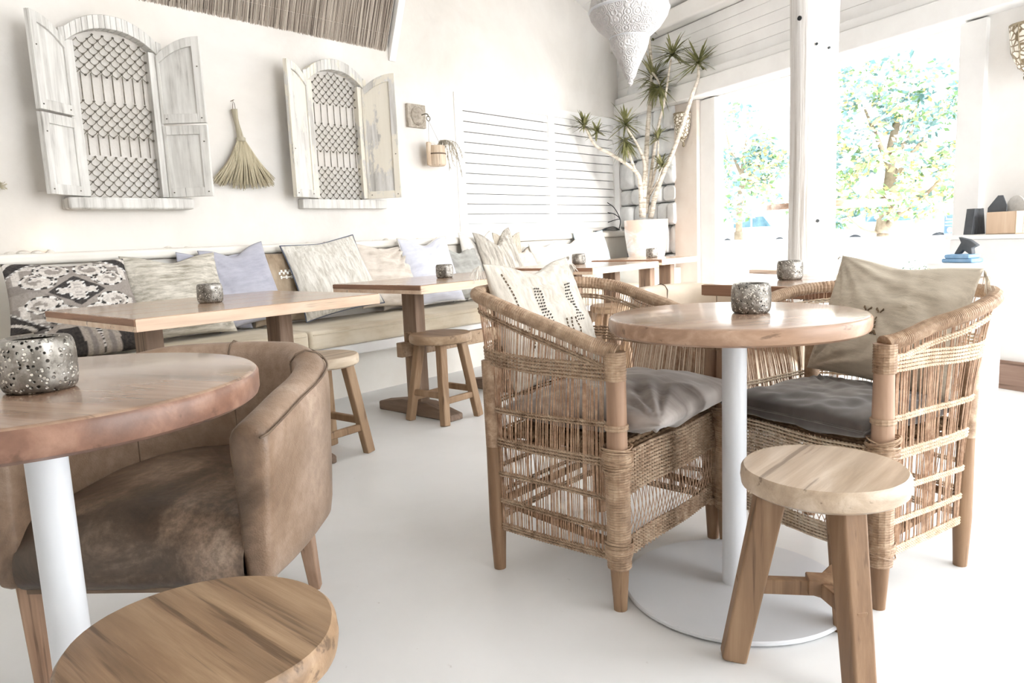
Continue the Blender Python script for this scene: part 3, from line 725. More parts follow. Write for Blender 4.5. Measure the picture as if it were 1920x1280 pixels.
# carved plaque, hanging wooden planter, dried sprig
cp_ = thing('carved_plaque','square carved grey wood plaque with ring hook, left of the louvres','plaque',(XW,3.85,1.90))
b = MB(); b.mm(0,.03,-.09,.09,-.085,.085); b.build('panel', M['carved'], cp_, bevel=.004)
b = MB(); b.lathe([(.07,0),(.07,.008),(.062,.014),(.058,.01),(.04,.03),(.018,.04),(.002,.042)],28,wob=lambda a,z:.03*cos(a*8)); o = b.build('rosette', M['carved'], cp_, smooth=50); o.rotation_euler = (0,pi/2,0); o.location = (.028,0.01,0)
b = MB(); b.tube(crom([(.06,0.01,0),(.10,.015,.006),(.125,.02,.0),(.13,.02,-.02)],4), .004, 8)
b.tube([(.13,.02+.018*cos(a),-.03+.018*sin(a)) for a in [2*pi*k/14 for k in range(14)]], .003, 6, closed=True); b.build('ring_hook', M['knot'], cp_, smooth=True)
hp = thing('hanging_planter','pale hewn wood planter hanging from the carved plaque on wires','planter',(XW+.10,3.965,1.53))
b = MB(); b.lathe([(.001,.004),(.058,0),(.068,.01),(.068,.10),(.064,.15),(.056,.15),(.056,.02),(.001,.02)],30,caps=False)
b.build('vessel', M['basketwood'], hp, smooth=40)
b = MB(); b.mm(-.012,.008,-.10,-.052,-.0,.175); b.build('back_plate', M['basketwood'], hp, bevel=.01)
b = MB(); b.lathe([(.0695,.084),(.071,.086),(.071,.092),(.0695,.094)],30); b.build('dark_band', M['seam'], hp)
b = MB(); top = (.03,-.095,.325)
for y, z in ((-.075,.16),(.05,.15)): b.tube([(0,y,z),top], .0012, 4)
b.build('hanging_wire', M['thread'], hp)
sp_ = MB(); rn = random.Random(9)
for (y1, z1, L) in ((.17,.03,0),(.22,.06,1),(.13,.07,2),(.07,-.02,3),(.20,-.07,4),(.11,.0,5)):
    p = crom([(0,0,.12),(.02,y1*.3,.19),(.05,y1*.75,.16+z1*.3),(.06,y1,.02+z1)],6)
    sp_.tube(p, .0018, 5)
    for k in range(5,len(p)):
        for _ in range(3):
            d = Vector((rn.uniform(-.6,.6),rn.uniform(-.3,.8),-rn.uniform(.3,1)))
            sp_.blade(p[k], d, rn.uniform(.02,.045), .005, .2, 2)
for _ in range(30): sp_.blade((rn.uniform(-.03,.03),rn.uniform(-.04,.04),.13), (rn.uniform(-1,1),rn.uniform(-1,1),rn.uniform(.3,1)), rn.uniform(.03,.08), .005, .2, 2)
o = sp_.build('dried_grass_sprig', M['sprig']); o.location = hp.location; tag(o,'drooping dried grass sprig standing in the hanging wooden planter','dried flowers')

# ------------------------------------------------------------------ candle pots
def candle_proto():
    t = thing('candle_pot','x','candle holder')
    n = 26; prof = []
    R0, Hh = .051, .078
    for k in range(n+1):
        a = -pi/2+pi*k/n; ex = abs(cos(a))**.5; ez = (abs(sin(a))**.62)*(1 if a > 0 else -1)
        r = R0*(.70+.30*ex); z = Hh/2*(1+ez)
        if k > 0 and k < n: prof.append((r,z))
    prof = [(.001,0),(.030,0)]+prof+[(.034,Hh-.001),(.032,Hh-.004)]
    b = MB(); b.lathe(prof, 48, caps=False); b.build('pierced_body', M['pierced'], t, smooth=60)
    b = MB(); b.lathe([(.0335,Hh-.002),(.044,Hh-.012),(.047,.04),(.044,.012),(.001,.008)], 32, caps=False); b.build('lining', M['pot_inside'], t, smooth=True)
    return t
CP = candle_proto()
def cpot(x, y, z, label, s=1.0, rz=0, first=False):
    o = CP if first else dup(CP, label)
    o['label'] = label; o.location = (x,y,z+.0005); o.rotation_euler[2] = rz; o.scale = (s,s,s); o['group'] = 'pierced metal candle pots on the tables'; return o

# ------------------------------------------------------------------ round pedestal tables
def round_table(label, x, y, r, mat, rim, baser=.29, rz=0, th=.042, zt=.745):
    t = thing('pedestal_table', label, 'table', (x,y,0), rz)
    b = MB(); b.cur = 1; b.lathe([(.001,zt-th),(r-.012,zt-th),(r-.003,zt-th+.006),(r,zt-th+.014),(r,zt-.008),(r-.003,zt-.003)], 96, caps=False)
    b.cur = 0; b.lathe([(r-.003,zt-.003),(r-.006,zt-.0008),(r-.010,zt),(.001,zt)], 96, caps=False)
    b.build('tabletop', [mat, rim], t, smooth=35)
    b = MB(); b.tube([(0,0,.014),(0,0,zt-th)], .031, 40); b.build('pole', M['pole'], t, smooth=40)
    b = MB(); b.lathe([(.001,.004),(baser-.004,.004),(baser,.008),(baser,.014),(baser-.003,.017),(.05,.020),(.034,.022),(.001,.022)], 96, caps=False); b.build('base_plate', M['pole'], t, smooth=35)
    b = MB()
    for k in range(4): b.lathe([(.014,0),(.014,.005)],12,((baser-.04)*cos(k*pi/2+.6),(baser-.04)*sin(k*pi/2+.6),0))
    b.build('foot_pad', M['black'], t)
    b = MB(); b.box((0,0,zt-th-.003),(.22,.22,.006)); b.build('mounting_plate', M['pole'], t)
    return t
round_table('round wooden table on white pole between the two wicker armchairs', -.788, 1.765, .318, M['tabletop_x'], M['rim_brown'], .29, R(55))
round_table('round dark edged table on white pole in the left foreground', -1.334, .364, .337, M['tabletop_n'], M['rim_dark'], .29, R(20), .048, .757)
cpot(-.757,1.795,.745,'pierced candle pot on the round table between the wicker chairs',.96,1,True)
cpot(-1.283,.356,.757,'pierced candle pot on the round table in the left foreground',1.05,.3)

# ------------------------------------------------------------------ trestle tables
def trestle(label, x0, x1, y0, y1, py, dk=True, key=True, feet=True, zt=.748, px=None):
    cx, cy = (x0+x1)/2, (y0+y1)/2; t = thing('trestle_table', label, 'table', (cx,cy,0)); hx_, hy = (x1-x0)/2, (y1-y0)/2
    b = MB(); nb = 4; wd = 2*hx_/nb
    for k in range(nb): b.mm(-hx_+k*wd+.0006, -hx_+(k+1)*wd-.0006, -hy+random.uniform(0,.003), hy, zt-.045, zt)
    tp = b.build('tabletop', M['tabletop'], t, bevel=.003)
    b = MB(); b.mm(-hx_,hx_,-hy-.004,-hy,zt-.024,zt-.002); b.build('end_grain', M['dark_edge'], tp)
    b = MB(); b.mm(-hx_,hx_,-hy-.003,-hy,zt-.044,zt-.025); b.mm(hx_,hx_+.003,-hy,hy,zt-.044,zt-.003); b.build('edge_strip', M['pale_edge'], tp, bevel=.001)
    pxl = (px if px is not None else cx)-cx
    for yy in py:
        b = MB(); b.mm(pxl-.055,pxl+.055,yy-cy-.035,yy-cy+.035,.06,zt-.045); b.build('post', M['trestle'], t, bevel=.006)
        b = MB(); b.prism([(-.30,0),(.30,0),(.30,.035),(.10,.082),(-.10,.082),(-.30,.05)], .095, Matrix(((1,0,0,pxl),(0,0,1,yy-cy),(0,1,0,0),(0,0,0,1)))); b.build('foot', M['trestle_x'], t, bevel=.008)
    b = MB(); e = .12 if key else .04
    b.mm(pxl-.022,pxl+.022,py[0]-cy-e,py[1]-cy+e,.34,.42); sr = b.build('stretcher', M['stool'], t, bevel=.004)
    if key:
        for yy, sg in ((py[0],-1),(py[1],1)):
            b = MB(); b.bar((pxl+.004,yy-cy+sg*.055,.26),(pxl,yy-cy+sg*.052,.47),.03,.012,.03,.03); b.build('wedge', M['stool_leg'], sr, bevel=.002)
    return t
trestle('nearest rectangular wooden trestle table, in front of the kilim cushions', -3.36,-2.50,.985,2.00,(1.22,1.80), px=-2.98)
trestle('rectangular trestle table with pegged stretcher, second along the bench', -3.42,-2.70,2.42,3.62,(2.68,3.40), px=-3.06)
trestle('third rectangular table along the bench, behind the wicker chair cushion', -3.52,-2.72,3.93,4.78,(4.10,4.58), key=False, px=-3.0)
trestle('farthest rectangular table, in front of the potted dracaena', -3.52,-2.86,5.08,5.72,(5.22,5.55), key=False, px=-3.08)
cpot(-2.925,1.46,.748,'pierced candle pot on the nearest rectangular table')
cpot(-3.088,2.961,.748,'pierced candle pot on the second rectangular table, by the pale lavender cushion')
cpot(-3.2,4.45,.748,'pierced candle pot on the third rectangular table')
cpot(-3.19,5.5,.748,'pierced candle pot on the farthest rectangular table, below the plant pot')
# table by the entrance
et = thing('dining_table','rectangular wooden table with reddish edge in front of the timber post','table',(-1.33,2.665,0),R(-10.5))
b = MB(); 
for k in range(4): b.mm(.01,.80,k*.16,k*.16+.159,.703,.748)
b.build('tabletop', M['tabletop_x'], et, bevel=.004)
b = MB(); b.mm(.008,.80,-.004,0,.705,.745); b.mm(.004,.01,0,.64,.705,.745); b.build('edge_strip', M['dark_edge'], et, bevel=.001)
b = MB(); b.tube([(.405,.32,.014),(.405,.32,.70)], .035, 32); b.build('pole', M['pole'], et, smooth=40)
b = MB(); b.mm(.25,.56,.28,.36,.685,.703); b.mm(.365,.445,.12,.52,.685,.703); b.build('bracket', M['charcoal'], et)
b = MB(); b.lathe([(.001,0),(.24,0),(.24,.012),(.04,.018),(.001,.018)],64,(.405,.32,0),caps=False); b.build('base_plate', M['pole'], et, smooth=35)
cpot(-1.079,2.938,.748,'pierced candle pot on the table in front of the timber post',.98,2)

# ------------------------------------------------------------------ stools
def seat_disc(r, z1, th, seed, sh=1.0):
    b = MB(); rn = random.Random(seed)
    pr2 = [(.001,z1-th),(r*.93,z1-th),(r*.985,z1-th+.007),(r,z1-th*.5),(r*.99,z1-.007),(r*.955,z1),(.001,z1)]
    b.lathe(pr2, 72, caps=False, wob=lambda a,z: .018*noise.noise(Vector((cos(a)*1.3+seed,sin(a)*1.3,0)))+.004*noise.noise(Vector((cos(a)*9,sin(a)*9,z*40)))); return b
def square_stool(label, x, y, rz, mat, legmat, H=.47, r=.17, s=.132):
    t = thing('round_stool', label, 'stool', (x,y,0), rz, 'low wooden stools')
    seat_disc(r,H,.048,int(x*100)).build('seat', mat, t, smooth=40)
    for i, j in ((1,1),(-1,1),(-1,-1),(1,-1)):
        b = MB(); b.bar((i*s,j*s,0),(i*s*.60,j*s*.60,H-.046),.038,.046,.042,.05); b.build('leg', legmat, t, bevel=.006, seg=3)
    def lp(z): return s*(1-.40*z/(H-.046))
    for k, (a, c, z) in enumerate((((1,1),(-1,1),.155),((1,-1),(-1,-1),.155),((1,1),(1,-1),.125),((-1,1),(-1,-1),.125))):
        q_ = lp(z); b = MB(); b.bar((a[0]*q_,a[1]*q_,z),(c[0]*q_,c[1]*q_,z),.034,.026,side=(0,0,1)); b.build('rung', legmat, t, bevel=.007, seg=3)
    return t
square_stool('low round wooden stool half hidden by the leather tub chair', -2.815,1.895, R(4), M['stool_grey'], M['stool_leg'])
square_stool('low round wooden stool at the second rectangular table, with four braced legs', -2.866,2.69, R(2), M['stool'], M['stool_leg'])
square_stool('low wooden stool seen through the left wicker chair, by the third table', -2.80,4.30, R(20), M['stool'], M['stool_leg'])
square_stool('low bleached stool at the farthest rectangular table', -2.83,5.20, R(10), M['stool_grey'], M['stool_leg'])
def _c(): pass
def tri_stool(label, x, y, feet, H, r, mat, legmat):
    t = thing('round_stool', label, 'stool', (x,y,0), 0, 'three legged wooden stools')
    seat_disc(r,H,.047,int(x*77)).build('seat', mat, t, smooth=40)
    zc = .178; C0 = Vector((0,0,zc))
    b = MB(); b.box((0,0,zc+.006),(.06,.045,.034),Matrix.Rotation(.5,3,'Z')); b.build('spreader_block', legmat, t, bevel=.003)
    for i, (fx, fy) in enumerate(feet):
        f = Vector((fx-x,fy-y,0)); tp = f*.56; tp.z = H-.045
        b = MB(); b.bar(f, tp, .054,.048,.062,.054, side=f.normalized()); b.build('leg', legmat, t, bevel=.007, seg=3)
        p = f+(tp-f)*(zc/(H-.045)); d = (p-C0).normalized(); e = p+d*.028
        b = MB(); b.bar(C0-d*(.02 if i else .05), e, .034,.024,side=(0,0,1)); b.build('spreader', legmat, t, bevel=.003)
    return t
tri_stool('three legged round stool in front of the right wicker armchair', -.496,1.556, ((-.655,1.46),(-.49,1.73),(-.385,1.46)), .45, .170, M['stool_painted_sheen'], M['rleg'])
tri_stool('dark grained round stool top in the bottom left foreground', -.930,.406, ((-1.035,.30),(-.915,.555),(-.80,.30)), .45, .178, M['stool_near'], M['rleg'])

# ------------------------------------------------------------------ wicker armchairs
def lerp_table(tab, t):
    for i in range(len(tab)-1):
        if t <= tab[i+1][0]+1e-9:
            a, b = tab[i], tab[i+1]; k = (t-a[0])/(b[0]-a[0]); return Vector(a[1]).lerp(Vector(b[1]), k)
    return Vector(tab[-1][1])
def wicker_chair(label, loc, rz, W, D, seed, gaps=0, pale=False, zs=1.0, fl=0.0):
    t = thing('wicker_armchair', label, 'armchair', loc, rz, 'woven cane armchairs')
    rn = random.Random(seed); h = W/2
    halfb = [(0,(D/2,-h,0)),(.34,(-D/2+.03,-h,0)),(.385,(-D/2-.01,-h+.012,0)),(.41,(-D/2-.025,-h+.045,0)),(.5,(-D/2-.03,0,0))]
    halfr = [(0,(D/2+.005,-h-.0,.668)),(.07,(D/2-.06,-h-.018,.690)),(.18,(D/2-.15,-h-.03,.722)),(.28,(-.04,-h-.035,.752)),(.355,(-.15,-h-.032,.785)),(.40,(-.245,-h+.01,.800)),(.435,(-.31,-h+.09,.803)),(.5,(-.345,0,.803))]
    halfr = [(a,(p[0]-fl*max(0,(p[2]-.75)/.05),p[1]-(fl*.8 if .2 < a < .45 else 0),.668+(p[2]-.668)*zs)) for a, p in halfr]
    def mir(tab): return tab+[(1-a,(p[0],-p[1],p[2])) for a, p in tab[::-1][1:]]
    bt = mir(halfb); rt0 = mir(halfr); cr = crom([p for _, p in rt0], 8); ts = [a for a, _ in rt0]
    rt = []
    for i in range(len(ts)-1):
        for k in range(8): rt.append((ts[i]+(ts[i+1]-ts[i])*k/8, tuple(cr[i*8+k])))
    rt.append((1.0, tuple(cr[-1])))
    zb = .135
    def rim(u): return lerp_table(rt, u)
    def P(u, z):
        B = lerp_table(bt, u); Rr = rim(u); k = max(0, (z-zb)/(Rr.z-zb)); f = k**2.0
        o = B.lerp(Rr, f); o.z = z
        # panels belly slightly
        return o
    N = 190; b = MB()
    holes = [(rn.uniform(.03,.97), rn.uniform(.2,.6)) for _ in range(gaps)]
    for i in range(N+1):
        u = min(1,max(0,(i+rn.uniform(-.3,.3))/N)); zt = rim(u).z-.012
        if any(abs(u-hu) < .008 for hu, hz in holes) and rn.random() < .6: continue
        if rn.random() < .05: continue
        pts = []
        for k in range(7):
            z = zb-.004+(zt-zb)*k/6; q_ = P(min(1,max(0,u+rn.uniform(-.0012,.0012))), z); pts.append(q_)
        b.tube(pts, rn.choice((.0012,.0014,.0017)), 5, False)
        if u < .36 or u > .64:
            if rn.random() < .12:   # doubled canes
                b.tube([p+Vector((.003,0,0)) for p in pts[:-1]], .0014, 5, False)
    panel = b.build('cane_panel', M['cane'], t, smooth=True)
    b = MB(); rp = M['pale_rope'] if pale else M['rope']
    def row(zf, u0=0.0, u1=1.0, amp=.0042, r=.0028):
        n = int(230*(u1-u0))
        for ph in (0, pi):
            pts = []
            for k in range(n+1):
                u = u0+(u1-u0)*k/n; z = zf(u); p = P(u,z); e = P(min(1,u+.01),z)-P(max(0,u-.01),z); nn = Vector((e.y,-e.x,0)).normalized()
                pts.append(p+nn*amp*sin(k*pi/2+ph+.8)+Vector((0,0,.0022*cos(k*pi/2+ph))))
            b.tube(pts, r, 4, False)
    rimz = lambda u: rim(u).z
    wv = lambda u, s: .003*sin(u*9+s)
    for dz in (.040,.048): row(lambda u: rimz(u)-dz-.0*u)
    for k in range(5): row(lambda u, k=k: .600+k*.0095+wv(u,0)+max(0,rimz(u)-.74)*.25-.0*u)
    for k in range(2): row(lambda u, k=k: .480+k*.0085+wv(u,2))
    for k in range(3): row(lambda u, k=k: .380+k*.009+wv(u,3))
    for z0, n_ in ((.288,2),(.208,2),(.130,3)):
        for k in range(n_): row(lambda u, k=k, z0=z0: z0+k*.0075+wv(u,z0*20))
    b.build('twined_bands', rp, panel, smooth=True)
    # wrapped rim
    pts = []; rr = []
    n = 640
    for k in range(n+1):
        u = k/n; p = rim(u); pts.append(p); rr.append(.0182+.0017*(k % 3 > 0)+.001*noise.noise(Vector((k*.05,seed,0)))+.004*math.exp(-(u/.02)**2)+.004*math.exp(-((1-u)/.02)**2))
    b = MB(); b.tube(pts, rr, 12); b.build('wrapped_rim', M['wrap'], t)
    # posts and legs
    for sg in (-1,1):
        x, y = D/2, sg*h
        b = MB(); b.tube([(x,y,0),(x,y,.02),(x,y,.14)], [.0175,.0185,.026], 16); b.build('leg', M['rleg'], t, smooth=50)
        b = MB(); b.tube([(x,y,.12),(x,y,.42),(x+.003,y,.665)], [.026,.027,.023], 16); pst = b.build('arm_post', M['chairleg'], t, smooth=50)
        b = MB()
        for z0, z1, rad in ((.115,.42,.030),(.60,.672,.026),(.475,.49,.029)):
            m = int((z1-z0)/.0022); pp = []; r2 = []
            for k in range(m+1):
                z = z0+(z1-z0)*k/m; pp.append((x,y,z)); bulge = .006*math.exp(-((z-.16)/.015)**2)+.007*math.exp(-((z-.40)/.03)**2)
                r2.append(rad+(bulge if z0 < .2 else 0)+.0016*(k % 3 > 0)+.0012*noise.noise(Vector((z*60,seed+sg,0))))
            b.tube(pp, r2, 14)
        for k in range(16):   # loose crossing turns
            zc, tl_ = .40+rn.uniform(-.03,.035), rn.uniform(-.35,.35); rad = .036+rn.uniform(0,.004)
            b.tube([(x+rad*cos(a),y+rad*sin(a),zc+tl_*rad*cos(a+seed)) for a in [2*pi*j/16 for j in range(16)]], .0022, 4, closed=True)
        for k in range(8):
            zc, tl_ = .165+rn.uniform(-.02,.02), rn.uniform(-.3,.3); rad = .034+rn.uniform(0,.003)
            b.tube([(x+rad*cos(a),y+rad*sin(a),zc+tl_*rad*cos(a+seed)) for a in [2*pi*j/16 for j in range(16)]], .002, 4, closed=True)
        b.build('rattan_binding', M['wrap'], pst)
        x = -D/2; yy = sg*(h-.005)
        b = MB(); b.tube([(x,yy,0),(x,yy,.02),(x,yy,.14),(x-.004,yy,.62)], [.0175,.0185,.024,.02], 16); lg = b.build('leg', M['rleg'], t, smooth=50)
        b = MB(); m = 90; b.tube([(x-.004*(k/m),yy,.37+.25*k/m) for k in range(m+1)], [.0235+.0012*(k%2) for k in range(m+1)], 12); b.build('rattan_binding', M['wrap'], lg, smooth=50)
    # stretchers
    b = MB()
    for sg in (-1,1): b.tube([(D/2,sg*(h-.012),.165),(-D/2,sg*(h-.015),.205)], .012, 10)
    b.tube([(-D/2,-h,.20),(-D/2,h,.20)], .012, 10); b.tube([(D/2,-h,.145),(D/2,h,.145)], .011, 10)
    b.tube([(D/2-.01,-h,.395),(D/2-.01,h,.395)], .014, 10); b.tube([(-D/2,-h,.385),(-D/2,h,.385)], .013, 10)
    for sg in (-1,1): b.tube([(D/2,sg*(h-.01),.395),(-D/2,sg*(h-.01),.385)], .013, 10)
    b.build('stretcher', M['rleg'], t, smooth=50)
    # woven seat
    b = MB(); ns = 24
    for k in range(ns):
        x = D/2-.0-(D-.0)*k/(ns-1); zz = .404+.006*sin(k*.8)
        for ph in (0,pi):
            b.tube([(x,-h+.015+(W-.03)*j/44,zz+.005*sin(j*pi/2+ph)-.012*math.exp(-((k)/1.2)**2)) for j in range(45)], .0072, 5, False)
    b.build('woven_seat', M['seatweave'], t, smooth=True)
    # front apron
    b = MB(); xf = D/2+.010
    def frow(z, r=.0032, off=0):
        for ph in (0,pi):
            b.tube([(xf+off+.0045*sin(j*pi/2+ph),-h+.02+(W-.04)*j/80,z+.002*cos(j*pi/2+ph)+.004*sin(j*.09)) for j in range(81)], r, 4, False)
    for k in range(12): frow(.300+k*.0098)
    for k in range(6): frow(.137+k*.0088)
    b.build('woven_apron', rp, t, smooth=True)
    b = MB(); m = 26
    for j in range(m+1):
        y = -h+.03+(W-.06)*j/m
        b.tube([(xf,y,.13),(xf,y,.185)], .0014, 4, False); b.tube([(xf,y,.295),(xf,y,.412)], .0014, 4, False)
        for sg in (-1,1):
            y2 = y+sg*.036
            if abs(y2) < h-.02: b.tube(crom([(xf,y,.185),(xf+.004,(y+y2)/2+sg*.006,.24),(xf,y2,.298)],3), .0014, 4, False)
    b.build('open_lattice', M['cane'], t, smooth=True)
    return t
ca = wicker_chair('left wicker armchair with embroidered linen cushion, side turned to the camera', (-1.187,1.768,0), R(1), .553, .415, 11)
fb, kb = Vector((-.462,1.882,0)), Vector((-.343,2.262,0))
axf = (fb-kb).normalized(); ycb = Vector((axf.y,-axf.x,0))  # towards the far side
cb_c = (fb+kb)/2+ycb*.2475 if ycb.x < 0 else (fb+kb)/2-ycb*.2475
cb_rz = math.atan2(axf.y, axf.x)
wb = wicker_chair('right wicker armchair with oat linen cushion and torn cane side panel', tuple(cb_c), cb_rz, .495, .398, 23, gaps=14, pale=True, zs=.66, fl=.03)
# seat cushions
def on_chair(c, rz, x, y): return (c[0]+x*cos(rz)-y*sin(rz), c[1]+x*sin(rz)+y*cos(rz))
def flat_cushion(label, c, rz, x, y, z, W, L, T, mat, seed, box=False, pip=None, tilt=0, wr=.01):
    p = on_chair(c, rz, x, y); root = thing('seat_cushion', label, 'cushion', (p[0],p[1],z))
    b = pillow_mesh(W, L, T, seed, 0, .05, wr, 44, 0, box); 
    for v in b.v: v.z -= L/2
    for v in b.per: v.z -= L/2
    root.rotation_euler = (Matrix.Rotation(rz,3,'Z') @ Matrix.Rotation(R(-90+tilt),3,'Y')).to_euler()
    cov = b.build('cover', mat, root, smooth=True)
    if pip: q_ = MB(); q_.tube(b.per, .003, 6, closed=True); q_.build('piping', pip, root, smooth=True)
    return root
flat_cushion('plump silvery grey seat cushion spilling over the front of the left wicker chair', (-1.187,1.768), R(1), .055, .01, .483, .54, .53, .150, M['silk'], 31, wr=.007, tilt=-3)
flat_cushion('flat charcoal suede seat cushion on the right wicker chair', tuple(cb_c), cb_rz, .015, -.01, .452, .46, .44, .085, M['suede'], 33, box=True, pip=M['suede'], wr=.006)
# back cushions
def stitches(root, b, mat, fn, name='embroidery'):
    m = MB()
    for (u, v, du, dv) in fn:
        def Q(u, v):
            i = (u+1)/2; best = None
            uu = math.copysign(1-(1-min(1,abs(u)))**(1/1.25), u); vv = math.copysign(1-(1-min(1,abs(v)))**(1/1.25), v)
            return b.P((uu+1)/2*b.N, (vv+1)/2*b.N, 1)+Vector((.0022,0,0))
        m.tube([Q(u,v), Q(u+du,v+dv)], .0022, 4)
    m.build(name, mat, root)
# left chair cushion: two little stitched columns and plain seams
pa, cov, bb = pillow('natural linen cushion with stitched black motifs and tassels on the left wicker chair', (-1.362,1.795,.500), .45, .395, .14, M['f_linen'], lean=19, rz=R(1), seed=41, chop=.035, sag=.12, N=48, wr=.008, pinch=.06)
st = []
for cu in (-.34,.42):
    for k in range(13):
        v = .50-k*.055; wdt = .035+.055*abs(sin(k*.42+.3))
        for s in (-1,0,1): st.append((cu+s*wdt*.8, v, .022, .012))
stitches(pa, bb, M['thread'], st)
sm = []
for k in range(26): sm.append((-.80+.004*k, .80-k*.058, .003, -.035))
for cu in (.05,.14,.30): 
    for k in range(9): sm.append((cu, -.10-k*.06, .004, -.04))
stitches(pa, bb, M['thread_b'], sm, 'seam_stitches')
def tassel(root, p, d, mat=M['f_linen'], n=16, L=.05, name='tassel'):
    m = MB(); rn = random.Random(int(p[1]*1000))
    for _ in range(n):
        e = Vector(d)+Vector((rn.uniform(-.4,.4),rn.uniform(-.4,.4),rn.uniform(-.4,.4)))
        m.tube([p, Vector(p)+e*L*.5, Vector(p)+e*L*.9+Vector((0,0,-.012))], .0011, 3)
    m.build(name, mat, root)
tassel(pa, (0,-.222,.39), (0,-.7,-.5)); tassel(pa, (0,.222,.39), (0,.2,.6), L=.02); tassel(pa, (0,.222,.37), (0,.5,-.4), L=.03)
pc = on_chair(cb_c, cb_rz, -.145, .0)
pb_, cov, bb = pillow('oat coloured linen cushion with small brown arrow stitches on the right wicker chair', (pc[0],pc[1],.458), .44, .372, .14, M['f_linen2'], lean=17, rz=cb_rz, roll=-5, seed=42, chop=.015, sag=.06, N=48, wr=.007, pinch=.05)
st = []
for cu in (-.16,.02):
    for s in (-1,1):
        st += [(cu+s*.012, .10, s*.04, .07), (cu+s*.02,.12, s*.035,.03)]
        st += [(cu+.01*s, -.22, s*.035, -.05), (cu, -.2, s*.02, -.07)]
    for k in range(3): st.append((cu+.01*k-.02, .02-k*.07, .0, -.05))
stitches(pb_, bb, M['thread_b'], st)
tassel(pb_, (0,.216,.366), (0,.5,-.8), M['f_linen2'], 14, .05); tassel(pb_, (0,-.216,.363), (0,-.5,.3), M['f_linen2'], 6, .015)

